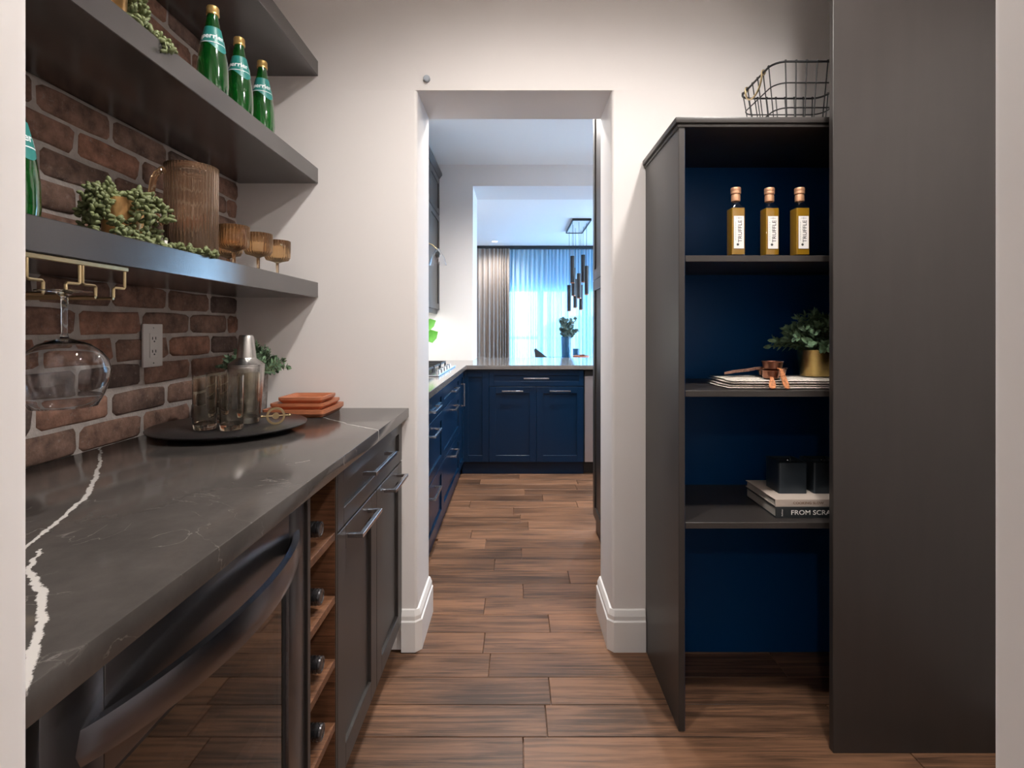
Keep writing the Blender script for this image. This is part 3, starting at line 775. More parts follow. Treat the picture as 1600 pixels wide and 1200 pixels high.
o = MB().lathe([(0, -.006), (.0125, -.006), (.0125, .004), (.010, .0065), (0, .0065)], seg=20).xform(Matrix.Rotation(pi / 2, 4, 'X')).build('wall_sensor', 'sensor', base=(0, 0, 0))
o.location = (-.336, YB - .0055, EYE + 391 * .00242); tag(o, 'small round grey sensor on the wall above the opening', 'sensor')

# ------------------------------------------------------------------ green mineral water bottles
def bottle_r(z):
    pts = [(0, .030), (.008, .0355), (.03, .0375), (.07, .0368), (.10, .0338), (.13, .0288), (.16, .0225), (.185, .0170), (.205, .0138), (.225, .0128), (.24, .0128)]
    for (a, ra), (b, r_b) in zip(pts[:-1], pts[1:]):
        if z <= b: return ra + (r_b - ra) * (z - a) / (b - a)
    return pts[-1][1]
def water_bottle():
    r = thing('water_bottle', (0, 0, 0), '', 'bottle', 'green water bottles on the shelves')
    zs = [0, .004, .010, .02, .03, .045, .06, .075, .09, .105, .12, .135, .15, .165, .18, .192, .205, .215, .222]
    b = MB().lathe([(0, .006), (.02, .002)] + [(bottle_r(z), z) for z in zs], seg=32).build('glass', 'green', r, angle=60)
    MB().lathe([(.0132, .212), (.0152, .213), (.0155, .219), (.0148, .2195), (.0150, .231), (.0135, .2345), (0, .235)], seg=20,
               rf=lambda a, i: 1 + .015 * cos(a * 20)).build('cap', 'goldcap', r, angle=60)
    # paper label wrapped round the shoulder, dipping to a point on one side
    vs = []; fs = []; n = 40
    for k in range(n):
        a = 2 * pi * k / n
        dip = max(0, cos(a + .35)) ** 3 * .022
        for j in range(5):
            z = .176 - (.176 - (.131 - dip)) * j / 4
            q = bottle_r(z) + .0006
            vs.append((q * cos(a), q * sin(a), z))
    for k in range(n):
        for j in range(4):
            a = k * 5 + j; b2 = ((k + 1) % n) * 5 + j
            fs.append((a, a + 1, b2 + 1, b2))
    lb = MB().add(vs, fs).build('label', 'teal', r, angle=80)
    for ang in (-pi / 2 + .55, -pi / 2 - 1.3, pi / 2):
        t = text_mb('perrier', .020, bold=.0004)
        out = []
        for x, y, z in t.v:
            zz = .148 + y; q = bottle_r(zz) + .0010 + z; a = ang + x / .0262
            out.append((q * cos(a), q * sin(a), zz))
        t.v = out; t.build('lettering', 'whiteprint', lb, smooth=False)
    MB().lathe([(bottle_r(.1305) + .0009, .1305), (bottle_r(.1325) + .0009, .1325)], seg=40).build('label_edge', 'whiteprint', lb)
    return r
gb0 = water_bottle()
gb0.location = (-.795, 1.36, 1.820); 
gb0['label'] = 'green water bottle farthest from the white wall of the three on the middle shelf'
dup(gb0, (-.803, 1.505, 1.820), 'green water bottle with gold cap, middle one of three on the middle shelf', -.2)
dup(gb0, (-.800, 1.635, 1.820), 'green water bottle with gold cap nearest the white wall on the middle shelf', -.1)
dup(gb0, (-.855, .880, 1.3885), 'green water bottle on the lowest shelf, half hidden by the door jamb', .3)

# ------------------------------------------------------------------ trailing succulents
def succulent(loc, label, seed, pot_h, pot_r, nst, spread, trails):
    rs = random.Random(seed)
    r = thing('trailing_succulent', loc, label, 'plant', 'trailing succulents on the shelves')
    L = Vector(loc)
    MB().lathe([(0, .001), (pot_r * .86, .001), (pot_r * .9, .006), (pot_r, pot_h), (pot_r * .9, pot_h), (pot_r * .86, pot_h - .012), (0, pot_h - .012)], c=loc, seg=36,
               rf=lambda a, i: 1 + .02 * cos(a * 14)).build('pot', 'goldpot', r, angle=50)
    MB().lathe([(0, pot_h - .008), (pot_r * .87, pot_h - .008)], c=loc, seg=20).build('soil', 'soil', r)
    beads = MB(); stems = MB()
    def run(path, keep_z):
        # beads along the stem
        acc = 0; P = [Vector(p) for p in path]
        stems.tube(path, .0013, 4)
        for a, b in zip(P[:-1], P[1:]):
            seg = (b - a).length; t = 0
            while acc < seg:
                p = a + (b - a) * (acc / seg)
                d = Vector((rs.uniform(-1, 1), rs.uniform(-1, 1), rs.uniform(-.6, .9))).normalized()
                q = p + d * rs.uniform(.005, .012)
                if q.z < keep_z: q.z = keep_z + rs.uniform(0, .004)
                beads.ball(q, rs.uniform(.0042, .0056), d + Vector((0, 0, .2)), rs.uniform(1.4, 2.1), 6, 3)
                acc += .0036
            acc -= seg
    for i in range(nst):
        a = 2 * pi * i / nst + rs.uniform(-.25, .25)
        if abs((a + radians(53) + pi) % (2 * pi) - pi) < .20: continue
        rad = pot_r * rs.uniform(.8, 1.0) + spread * rs.uniform(.25, 1.0)
        up = rs.uniform(.006, .034); dn = rs.uniform(.35, 1.0)
        p0 = L + Vector((cos(a) * pot_r * .4, sin(a) * pot_r * .4, pot_h - .006))
        ox, oy = cos(a), sin(a)
        path = []
        for k in range(10):
            t = k / 9
            rr = pot_r * .4 + (rad - pot_r * .4) * min(1, t * 1.7) ** .8
            z = pot_h + up * sin(min(1, t * 2.2) * pi * .5) - max(0, t - .3) / .7 * (pot_h + up) * dn
            x = L.x + ox * rr; y = L.y + oy * rr
            x = max(x, XL + .014)
            path.append((x, y, L.z + max(.005, z)))
        run(path, L.z + .0055)
    for tr in trails: run(tr, -9)
    stuff(beads.build('leaves', 'succ', r, angle=80)); stems.build('stems', 'stemg', r)
    return r
s1 = succulent((-.872, 1.150, 1.3885), 'bead-leaved trailing succulent in a gold pot beside the amber pitcher', 3, .108, .040, 26, .046,
          [[(-.835, 1.165, 1.42), (-.80, 1.17, 1.398), (-.775, 1.18, 1.396), (-.763, 1.21, 1.396), (-.757, 1.245, 1.396), (-.750, 1.262, 1.396), (-.7425, 1.272, 1.392), (-.7395, 1.276, 1.384)],
           [(-.84, 1.18, 1.43), (-.80, 1.20, 1.399), (-.772, 1.225, 1.396), (-.760, 1.262, 1.396), (-.752, 1.29, 1.396), (-.744, 1.298, 1.394)],
           [(-.85, 1.13, 1.45), (-.81, 1.12, 1.40), (-.775, 1.125, 1.396), (-.760, 1.145, 1.396)],
           [(-.85, 1.10, 1.45), (-.82, 1.07, 1.41), (-.79, 1.055, 1.397), (-.765, 1.06, 1.396)]])
B(-.7655, -.764, 1.128, 1.137, 1.389, 1.405).build('plant_tag', 'paper', s1)
succulent((-.845, 1.06, 1.8195), 'bead-leaved trailing succulent spilling over the edge of the middle shelf', 8, .09, .042, 14, .05,
          [[(-.80, 1.075, 1.86), (-.772, 1.085, 1.829), (-.754, 1.09, 1.8285), (-.742, 1.094, 1.822), (-.7395, 1.096, 1.808), (-.7395, 1.099, 1.795)],
           [(-.80, 1.10, 1.86), (-.772, 1.105, 1.829), (-.752, 1.11, 1.828), (-.742, 1.112, 1.818), (-.7395, 1.113, 1.804)]])

# ------------------------------------------------------------------ amber pitcher and coupes
PX, PY, PZ = -.872, 1.395, 1.3885
c = thing('pitcher', (PX, PY, PZ), 'tall amber ribbed glass pitcher with loop handle on the lowest shelf', 'pitcher')
rib = lambda a, i: 1 + .036 * abs(cos(a * 22))
MB().lathe([(0, .004), (.055, .003), (.0615, .012), (.0615, .06), (.0615, .12), (.0615, .18), (.0615, .235), (.0622, .258), (.059, .258), (.0575, .235), (.0575, .012), (0, .010)], c=(PX, PY, PZ), seg=176, rf=rib).build('body', 'amber', c, angle=180)
dirv = Vector((-.62, -.78, 0)).normalized(); pts = []
dirv = Vector((-.315, -.952, 0)).normalized()
for k in range(17):
    a = -1.25 + 2.5 * k / 16
    o_ = .058 + .052 * max(0, cos(a)) ** .7
    pts.append(Vector((PX, PY, PZ + .160 + .068 * sin(a) / sin(1.25))) + dirv * o_)
MB().tube(pts, .0085, 10, rs=[.010] + [.0075] * 15 + [.010]).build('handle', 'amber2', c)
def coupe():
    r = thing('coupe_glass', (0, 0, 0), '', 'glass', 'amber ribbed coupes on the lowest shelf')
    rb_ = lambda a, i: 1 + (.075 * abs(cos(a * 14)) if 5 <= i <= 13 else 0)
    MB().lathe([(0, 0), (.032, 0), (.033, .002), (.008, .005), (.0045, .012), (.0045, .046), (.012, .050), (.033, .056), (.038, .066), (.039, .09), (.039, .121), (.0365, .121), (.0365, .068), (.031, .060), (0, .055)], seg=128, rf=rb_).build('bowl_and_stem', 'amber2', r, angle=180)
    return r
cp = coupe(); cp.location = (-.817, 1.502, 1.3885); cp['label'] = 'amber ribbed coupe glass standing next to the pitcher'
dup(cp, (-.806, 1.622, 1.3885), 'amber ribbed coupe glass, middle one of the front row')
dup(cp, (-.808, 1.757, 1.3885), 'amber ribbed coupe glass closest to the white wall')
dup(cp, (-.910, 1.640, 1.3885), 'amber ribbed coupe glass behind the front row against the bricks')

# ------------------------------------------------------------------ brass stemware rack and hanging wine glass
c = thing('stemware_rack', (-.88, .80, 1.327), 'brass wire stemware rack screwed under the lowest shelf', 'glass rack')
r_ = .0027
GX0, GX1 = -.758, -1.01
B(GX0 - .004, GX0 + .004, .50, 1.010, 1.322, 1.3305).build('front_bar', 'brass', c, bevel=.001)
B(GX1 - .004, GX1 + .004, .50, 1.010, 1.322, 1.3305).build('rear_bar', 'brass', c, bevel=.001)
for yp, sides in ((1.0075, (-1,)), (.904, (-1, 1)), (.800, (-1, 1)), (.697, (-1, 1)), (.594, (-1, 1))):
    for sgn in sides:
        w = MB()
        def hook(x): return [(x, yp + sgn * .003, 1.323), (x, yp + sgn * .003, 1.292), (x, yp + sgn * .006, 1.289), (x, yp + sgn * .028, 1.289), (x, yp + sgn * .031, 1.286), (x, yp + sgn * .031, 1.270)]
        w.tube(hook(GX0), r_, 8); w.tube(hook(GX1), r_, 8)
        w.tube([(GX0, yp + sgn * .031, 1.2685), (GX1, yp + sgn * .031, 1.2685)], r_, 8)
        w.build('wire_rail', 'brass', c)
GXc, GYc = -.742, .852
o = thing('wine_glass', (GXc, GYc, 1.083), 'clear balloon wine glass hanging upside down from the brass rack', 'wine glass')
MB().lathe([(0, 1.2758), (.038, 1.2738), (.0385, 1.2728), (.012, 1.2705), (.0052, 1.264), (.0042, 1.245), (.0042, 1.205), (.006, 1.196), (.016, 1.1925), (.034, 1.186), (.049, 1.174), (.058, 1.160), (.0618, 1.143), (.0600, 1.124), (.0530, 1.103), (.0440, 1.083), (.0428, 1.083), (.0518, 1.103), (.0588, 1.124), (.0606, 1.143), (.0568, 1.1595), (.0478, 1.173), (.033, 1.1845), (.015, 1.1905), (0, 1.1915)], c=(GXc, GYc, 0), seg=48).build('bowl_and_stem', 'crystal', o, angle=80)

# ------------------------------------------------------------------ socket on the bricks
c = thing('wall_outlet', (XL + .002, 1.4905, 1.165), 'white double socket plate on the brick wall', 'outlet')
B(XL + .002, XL + .008, 1.451, 1.530, 1.103, 1.226).build('plate', 'outlet', c, bevel=.0015, segs=2)
fa = B(XL + .008, XL + .0105, 1.474, 1.507, 1.129, 1.200).build('receptacle', 'outlet', c, bevel=.0006)
for zc in (1.183, 1.146):
    MB().box(XL + .0105, XL + .0112, 1.482, 1.4845, zc - .002, zc + .006).box(XL + .0105, XL + .0112, 1.495, 1.4975, zc - .002, zc + .006).box(XL + .0105, XL + .0112, 1.4885, 1.493, zc - .009, zc - .005).build('slots', 'slot', fa)
for zc in (1.215, 1.114):
    MB().lathe([(0, .0012), (.002, .001), (.0022, 0)], seg=10).xform(Matrix.Translation((XL + .008, 1.4905, zc)) @ Matrix.Rotation(pi / 2, 4, 'Y')).build('screw', 'pull', c)

# ------------------------------------------------------------------ round tray with glasses, shaker, gold piece
CT = .914
TX, TY = -.832, 1.512
c = thing('serving_board', (TX, TY, CT), 'round black wooden serving board carrying glasses and the shaker', 'tray')
MB().lathe([(0, .001), (.150, .001), (.165, .004), (.206, .0175), (.2075, .0205), (.204, .0225), (0, .0225)], c=(TX, TY, CT), seg=72).build('board', 'slate', c, angle=30)
TT = CT + .0227
def tumbler():
    r = thing('tumbler', (0, 0, 0), '', 'glass', 'smoky tall tumblers on the black board')
    MB().lathe([(0, .0005), (.026, .0005), (.0288, .003), (.0292, .02), (.0302, .147), (.0288, .147), (.0276, .02), (.026, .016), (0, .015)], seg=40).build('glass_body', 'smoke', r, angle=60)
    MB().lathe([(.0293, .1435), (.0303, .1485), (.0288, .1485)], seg=40).build('rim', 'clear', r)
    return r
tb = tumbler(); tb.location = (-.852, 1.42, TT); tb['label'] = 'smoky tall tumbler in front on the black board, toward the socket'
dup(tb, (-.776, 1.415, TT), 'smoky tall tumbler at the front edge of the black board')
dup(tb, (-.880, 1.530, TT), 'smoky tall tumbler behind the front pair, against the bricks')
dup(tb, (-.785, 1.525, TT), 'smoky tall tumbler directly in front of the steel shaker')
c = thing('cocktail_shaker', (-.848, 1.632, TT), 'brushed steel cocktail shaker behind the tumblers', 'shaker')
def off(pr): return [(r, z - TT) for r, z in pr]
L = (-.848, 1.632, TT)
MB().lathe(off([(0, TT), (.038, TT), (.040, TT + .003), (.0525, 1.088), (.0530, 1.094), (.0525, 1.0965)]), c=L, seg=48).build('body', 'steel', c)
MB().lathe(off([(.0530, 1.0966), (.0535, 1.098), (.0530, 1.101), (.030, 1.119), (.0285, 1.122)]), c=L, seg=48).build('shoulder', 'steel', c)
MB().lathe(off([(.0285, 1.1222), (.0280, 1.126), (.0215, 1.187), (.0190, 1.1925), (0, 1.1935)]), c=L, seg=40).build('cap', 'steel', c)
# small gold ring piece
c = thing('gold_ring_ornament', (-.690, 1.490, TT), 'small gold ring ornament with a cross pin on the black board', 'ornament')
G = Vector((-.690, 1.490, TT + .0255)); rot = Matrix.Translation(G) @ Matrix.Rotation(radians(25), 4, 'Z') @ Matrix.Rotation(pi / 2, 4, 'X')
MB().lathe([(.0190, -.003), (.0245, -.003), (.0252, -.002), (.0252, .002), (.0245, .003), (.0190, .003)], seg=40, closed=True).xform(rot).build('ring', 'brass', c)
MB().tube([(-.034, 0, 0), (.034, 0, 0)], .0028, 8).lathe([(0, -.004), (.009, -.004), (.009, .004), (0, .004)], seg=20).xform(rot).build('cross_pin', 'brass', c)
for sx in (-1, 1):
    MB().ball((sx * .036, 0, 0), .0045, (1, 0, 0), 1, 10, 5).xform(rot).build('knob', 'brass', c)

# ------------------------------------------------------------------ leafy plants
def leafy(name, loc, label, pot, pot_mat, seed, n, rx, ry, h, leaf, lm='leafd', low=0.0):
    rs = random.Random(seed)
    r = thing(name, loc, label, 'plant')
    L = Vector(loc); ph, pr0, pr1 = pot
    MB().lathe([(0, .001), (pr0 - .003, .001), (pr0, .004), (pr1, ph), (pr1 - .004, ph), (pr1 - .005, ph - .015), (0, ph - .015)], c=loc, seg=40).build('pot', pot_mat, r)
    MB().lathe([(0, ph - .012), (pr1 - .0055, ph - .012)], c=loc, seg=20).build('soil', 'soil', r)
    lv = MB(); st = MB()
    for i in range(n):
        a = rs.uniform(0, 2 * pi); e = rs.uniform(0, 1)
        top = L + Vector((cos(a) * rx * e, sin(a) * ry * e, ph + h * (1 - .75 * e * e) * rs.uniform(.6, 1.02) - low * e))
        p0 = L + Vector((cos(a) * pr1 * .3, sin(a) * pr1 * .3, ph - .01))
        mid = (p0 + top) / 2 + Vector((0, 0, h * .15))
        pts = [p0 * (1 - t) ** 2 + mid * 2 * t * (1 - t) + top * t * t for t in [k / 7 for k in range(8)]]
        st.tube(pts, .0009, 4)
        for k in range(2, 8):
            d = (pts[k] - pts[k - 1]).normalized(); ph_ = rs.uniform(0, 2 * pi)
            for s in (0, pi):
                sd = d.orthogonal().normalized(); sd = Matrix.Rotation(ph_ + s, 3, d) @ sd
                lv.leaf(pts[k], sd * .8 + d * .45 + Vector((0, 0, .12)), d, leaf * rs.uniform(.7, 1.15), leaf * .62)
        lv.leaf(top, (top - pts[-2]), (1, 0, 0), leaf, leaf * .6)
    stuff(lv.build('foliage', lm, r, angle=80)); st.build('stems', 'stemg', r)
    return r
leafy('potted_plant', (-.905, 1.79, CT), 'small leafy plant in a speckled concrete pot behind the shaker', (.148, .040, .046), 'concrete', 5, 85, .115, .10, .10, .019, low=.015)
leafy('potted_plant', (1.005, 1.73, SHZ[1] + .0292), 'bushy green plant in a brushed gold pot on the folded towels', (.088, .052, .060), 'gold', 9, 100, .155, .12, .125, .024, low=.02)

# ------------------------------------------------------------------ three wooden trays
base_z = CT + .0005
for i, (x0, x1, y0, y1, h, lab) in enumerate((
        (-.850, -.640, 1.728, 1.938, .027, 'largest reddish wooden tray, bottom of the nested stack on the counter'),
        (-.832, -.650, 1.744, 1.924, .022, 'middle reddish wooden tray of the nested stack on the counter'),
        (-.812, -.660, 1.762, 1.908, .022, 'smallest reddish wooden tray, top of the nested stack on the counter'))):
    z0 = base_z; z1 = z0 + h
    outer = rrect(x0, x1, y0, y1, .014); lowr = rrect(x0 + .012, x1 - .012, y0 + .012, y1 - .012, .010)
    inn = rrect(x0 + .008, x1 - .008, y0 + .008, y1 - .008, .010); inl = rrect(x0 + .018, x1 - .018, y0 + .018, y1 - .018, .008)
    zs = ((lowr, z0), (outer, z0 + .013), (outer, z1), (inn, z1), (inl, z1 - .013 if i == 2 else z1 - .004))
    n = len(outer); vs = [(x, y, z) for poly, z in zs for x, y in poly]; fs = [tuple(range(n - 1, -1, -1)), tuple(4 * n + k for k in range(n))]
    for q in range(4):
        for k in range(n): fs.append((q * n + k, q * n + (k + 1) % n, (q + 1) * n + (k + 1) % n, (q + 1) * n + k))
    o = MB().add(vs, fs).build('wooden_tray', 'acacia', angle=25, base=((x0 + x1) / 2, (y0 + y1) / 2, z0))
    tag(o, lab, 'tray', 'nested wooden trays')
    base_z = z1 - .004 + .0004 if i < 2 else z1
# ------------------------------------------------------------------ shelf unit contents: oil bottles
def oil_bottle():
    r = thing('oil_bottle', (0, 0, 0), '', 'bottle', 'truffle oil bottles on the top shelf')
    w = .0218
    def sq(h, r_, n=3): return rrect(-h, h, -h, h, r_, n)
    rings = [(sq(w, .003), .0006), (sq(w, .003), .150), (sq(w * .93, .006), .160), (sq(.0125, .0120), .176), (sq(.0118, .0115), .190)]
    n = len(rings[0][0]); vs = [(x, y, z) for p, z in rings for x, y in p]; fs = [tuple(range(n - 1, -1, -1)), tuple(4 * n + k for k in range(n))]
    for q in range(4):
        for k in range(n): fs.append((q * n + k, q * n + (k + 1) % n, (q + 1) * n + (k + 1) % n, (q + 1) * n + k))
    MB().add(vs, fs).build('glass', 'clear', r, angle=40)
    MB().prism(sq(w - .0012, .003), .012, .158).build('oil', 'oil', r, angle=40)
    MB().lathe([(.0128, .182), (.0138, .183), (.0138, .200), (.0128, .203), (.0128, .205), (.0150, .206), (.0154, .213), (.0150, .2138), (.0154, .2148), (.0154, .223), (.0145, .2255), (0, .226)], seg=28).build('cap', 'capwood', r)
    lb = B(-.0150, .0165, -w - .0006, -w - .0001, .030, .132).build('label', 'paper', r)
    t = text_mb('TRUFFLE', .0170, bold=.00005, sx=1.08)
    t.xform(Matrix.Translation((.0045, -w - .0008, .084)) @ Matrix.Rotation(pi / 2, 4, 'X') @ Matrix.Rotation(pi / 2, 4, 'Z')).build('lettering', 'ink', lb, smooth=False)
    em = MB()
    em.lathe([(0, 0), (.0040, 0)], seg=14); em.v = [(x - .003, -w - .0009, .0425 + y) for x, y, z in em.v]
    em.build('emblem', 'slot', lb, smooth=False)
    mk = MB()
    for k, hh in ((-3, .0025), (-2, .0018), (-1, .003), (0, .0065), (1, .003), (2, .0018), (3, .0025)):
        mk.box(.0008 + k * .0026 - .0005, .0008 + k * .0026 + .0005, -w - .0009, -w - .0006, .1255 - hh / 2, .1255 + hh / 2)
    for k in range(11): mk.box(-.0100, -.0088, -w - .0009, -w - .0006, .056 + k * .0055, .0585 + k * .0055)
    mk.build('fine_print', 'slot', lb, smooth=False)
    return r
ob = oil_bottle(); ob.location = (.699, 1.648, SHZ[0] + .0005); ob['label'] = 'truffle oil bottle standing apart from the other two on the top shelf'
dup(ob, (.808, 1.652, SHZ[0] + .0005), 'truffle oil bottle in the middle of the three on the top shelf')
dup(ob, (.903, 1.650, SHZ[0] + .0005), 'truffle oil bottle nearest the tall dark panel on the top shelf')

# ------------------------------------------------------------------ towel, measuring cups
def soft_slab(x0, x1, y0, y1, z0, z1, seed):
    rs = random.Random(seed); vs = []; fs = []; nx, ny = 26, 12
    def prof(u): return min(1, (1 - abs(2 * u - 1)) * 6) ** .5
    for s in (1, 0):
        for i in range(nx + 1):
            for j in range(ny + 1):
                u = i / nx; v = j / ny
                k = min(prof(u), prof(v)) if 0 < u < 1 and 0 < v < 1 else 0
                hh = (z1 - z0) / 2
                z = (z0 + z1) / 2 + (hh * k if s else -hh * k) + (.0015 * sin(u * 19 + seed) * cos(v * 11 + seed) * k if s else 0)
                vs.append((x0 + (x1 - x0) * u + .003 * sin(v * 9 + seed) * (1 if i in (0, nx) else 0), y0 + (y1 - y0) * v + .002 * sin(u * 14 + seed), z))
    N = (nx + 1) * (ny + 1)
    for s in (0, 1):
        for i in range(nx):
            for j in range(ny):
                a = s * N + i * (ny + 1) + j; fs.append((a, a + 1, a + ny + 2, a + ny + 1))
    return MB().add(vs, fs)
Z2 = SHZ[1]
for i, lab in ((0, 'cream dashed tea towel, lower of the two folded under the gold pot'), (1, 'cream dashed tea towel, upper of the two folded under the gold pot')):
    c = thing('tea_towel', (.9, 1.69, Z2 + .0145 * i), lab, 'towel', 'folded tea towels')
    for k in range(2):
        zz = Z2 + .0005 + .0145 * i + .006 * k
        soft_slab(.655 + .012 * i + .006 * k, 1.20, 1.600 + .004 * k + .004 * i, 1.80, zz, zz + .0062, i * 2 + k).build('fold', 'linen', c, angle=80)
TZ = Z2 + .0292
def cup(loc, rot, R0, label, hm, cm, tilt=0):
    c = thing('measuring_cup', (0, 0, 0), label, 'measuring cup', 'copper measuring cups on the towels')
    MB().lathe([(0, 0), (R0 * .7, 0), (R0 * .86, .004), (R0, .026), (R0 * 1.04, .0275), (R0 * .97, .027), (R0 * .82, .006), (R0 * .66, .003), (0, .003)], seg=32).build('bowl', cm, c)
    vs = []; fs = []
    pr = [(R0 * .9, .012, .022), (R0 + .012, .010, .022), (R0 + .020, .013, .020), (R0 + .045, .017, .016), (R0 + .090, .015, .012), (R0 + .112, .008, .008), (R0 + .122, .004, .006)]
    for x, w, z in pr: vs += [(x, -w / 2, z), (x, w / 2, z), (x, w / 2, z + .008), (x, -w / 2, z + .008)]
    for i in range(len(pr) - 1):
        for k in range(4): fs.append((i * 4 + k, i * 4 + (k + 1) % 4, i * 4 + 4 + (k + 1) % 4, i * 4 + 4 + k))
    fs += [(3, 2, 1, 0), tuple(len(pr) * 4 - 4 + k for k in range(4))]
    MB().add(vs, fs).build('handle', hm, c, bevel=.0008)
    c.location = loc; c.rotation_euler = rot
    return c
cup((.850, 1.722, TZ + .001), (0, 0, radians(188)), .046, 'copper measuring cup with brown handle lying along the towels', 'brownw', 'copper')
def cup2(loc, az, R0, label, drop=0):
    c = thing('measuring_cup', loc, label, 'measuring cup', 'copper measuring cups on the towels')
    MB().lathe([(0, .012), (R0 * .7, .012), (R0 * .86, .016), (R0, .037), (R0 * 1.05, .0385), (R0 * .97, .038), (R0 * .82, .018), (0, .015)], c=loc, seg=32).build('bowl', 'copper', c)
    vs = []; fs = []
    pr = [(R0 * .8, .010, .016), (R0 + .006, .010, .013), (R0 + .015, .017, .003 - drop * .35), (R0 + .025, .020, -.006 - drop * .75), (R0 + .033, .016, -.0125 - drop), (R0 + .038, .008, -.0150 - drop)]
    for x, w, z in pr: vs += [(x - .001, -w / 2, z), (x - .001, w / 2, z), (x + .003, w / 2, z + .003), (x + .003, -w / 2, z + .003)]
    for i in range(len(pr) - 1):
        for k in range(4): fs.append((i * 4 + k, i * 4 + (k + 1) % 4, i * 4 + 4 + (k + 1) % 4, i * 4 + 4 + k))
    fs += [(3, 2, 1, 0), tuple(len(pr) * 4 - 4 + k for k in range(4))]
    m = MB().add(vs, fs); m.xform(Matrix.Translation(loc) @ Matrix.Rotation(az, 4, 'Z')); m.build('handle', 'copperw', c, bevel=.0008)
    return c
cup2((.806, 1.638, TZ - .0115), radians(-112), .028, 'small copper measuring cup under another, with an upright carved orange handle')
cup2((.812, 1.640, TZ + .0165), radians(-78), .031, 'small copper measuring cup stacked on top, with a slanting carved orange handle', .028)

# ------------------------------------------------------------------ books and tins
Z3 = SHZ[2]
def book(x0, x1, y0, y1, z0, h, cover, label, title, tm, tsize, tx, extra=None):
    c = thing('book', ((x0 + x1) / 2, (y0 + y1) / 2, z0), label, 'book', 'stacked cookbooks')
    t = .0026
    (MB().box(x0, x1, y0, y1, z0, z0 + t).box(x0, x1, y0, y1, z0 + h - t, z0 + h).box(x0, x1, y0, y0 + .003, z0 + t, z0 + h - t)).build('cover', cover, c, bevel=.0006)
    B(x0 + .004, x1 - .004, y0 + .003, y1 - .004, z0 + t, z0 + h - t).build('pages', 'pages', c)
    m = text_mb(title, tsize, bold=.0002, sx=1.15)
    m.xform(Matrix.Translation((tx, y0 - .0003, z0 + h / 2)) @ Matrix.Rotation(pi / 2, 4, 'X')).build('title', tm, c, smooth=False)
    if extra:
        m = text_mb(extra, .006); m.xform(Matrix.Translation((x0 + .020, y0 - .0003, z0 + h / 2)) @ Matrix.Rotation(pi / 2, 4, 'X') @ Matrix.Rotation(pi / 2, 4, 'Z')).build('author', tm, c, smooth=False)
    return c
book(.802, 1.075, 1.600, 1.810, Z3 + .0004, .033, 'bookblack', 'black cookbook with white title lettering, bottom of the stack', 'FROM SCRATCH', 'paper', .0200, .934, 'Ruhlman')
book(.803, 1.070, 1.604, 1.812, Z3 + .0338, .0225, 'bookcream', 'cream cookbook lying on top of the black one', 'COOKING SLOW', 'inkbrown', .0105, .905)
def tin(loc, label):
    c = thing('tin', loc, label, 'tin', 'square black tins on the books')
    x, y, z = loc; h = .045
    MB().prism(rrect(x - h, x + h, y - h, y + h, .006), z, z + .082).build('body', 'tin', c, angle=25)
    lid = MB(); a = rrect(x - h - .001, x + h + .001, y - h - .001, y + h + .001, .007); b_ = rrect(x - h + .008, x + h - .008, y - h + .008, y + h - .008, .005); n = len(a)
    rings = [(a, z + .0815), (a, z + .0985), (b_, z + .101), (b_, z + .090)]
    vs = [(p[0], p[1], zz) for poly, zz in rings for p in poly]; fs = [tuple(range(n - 1, -1, -1)), tuple(3 * n + k for k in range(n))]
    for q in range(3):
        for k in range(n): fs.append((q * n + k, q * n + (k + 1) % n, (q + 1) * n + (k + 1) % n, (q + 1) * n + k))
    ld = lid.add(vs, fs).build('lid', 'tin', c, angle=25)
    MB().ball((x + .012, y + .012, z + .094), .006, (0, 0, 1), .8, 12, 6).build('knob', 'pull', ld)
BZ = Z3 + .0338 + .0225 + .0004
tin((.888, 1.705, BZ), 'square black lidded tin on the cookbooks, fully in view')
tin((1.000, 1.705, BZ), 'square black lidded tin on the cookbooks, cut off by the tall dark panel')

# ------------------------------------------------------------------ wire basket
c = thing('wire_basket', (.945, 1.74, 1.848), 'dark wire basket with brass handle loops on top of the shelf unit', 'basket')
bx0, bx1, by0, by1, bz = .800, 1.100, 1.605, 1.862, 1.8495
def ring(inset, z, r=.04, seg=6): return [(x, y, z) for x, y in rrect(bx0 + inset, bx1 - inset, by0 + inset, by1 - inset, r, seg)]
MB().tube(ring(0, 2.040), .0034, 8, True).build('rim', 'black', c)
for z, i in ((1.978, .008), (1.905, .018)): MB().tube(ring(i, z), .0021, 6, True).build('hoop', 'black', c)
MB().tube(ring(.026, bz + .003), .0018, 6, True).build('hoop', 'black', c)
wr = []
nx = 8; ny = 6
for k in range(nx):
    x = bx0 + .035 + (bx1 - bx0 - .07) * k / (nx - 1); xi = x + (.945 - x) * .16
    wr.append([(x, by0, 2.041), (xi, by0 + .026, bz + .003), (xi, by1 - .026, bz + .003), (x, by1, 2.041)])
for k in range(ny):
    y = by0 + .035 + (by1 - by0 - .07) * k / (ny - 1); yi = y + (1.7335 - y) * .16
    wr.append([(bx0, y, 2.041), (bx0 + .026, yi, bz + .003), (bx1 - .026, yi, bz + .003), (bx1, y, 2.041)])
for w in wr:
    m = MB().tube(w, .0019, 6)
    for p in (w[0], w[-1]): m.ball((p[0], p[1], p[2] + .001), .0045, (0, 0, 1), 1, 6, 3)
    m.build('wire', 'black', c)
pts = []
for k in range(15):
    a = pi * k / 14; pts.append((bx0 - .006, 1.7335 - .060 * cos(a), 2.036 - .050 * sin(a)))
hd = MB().tube(pts, .0032, 8)
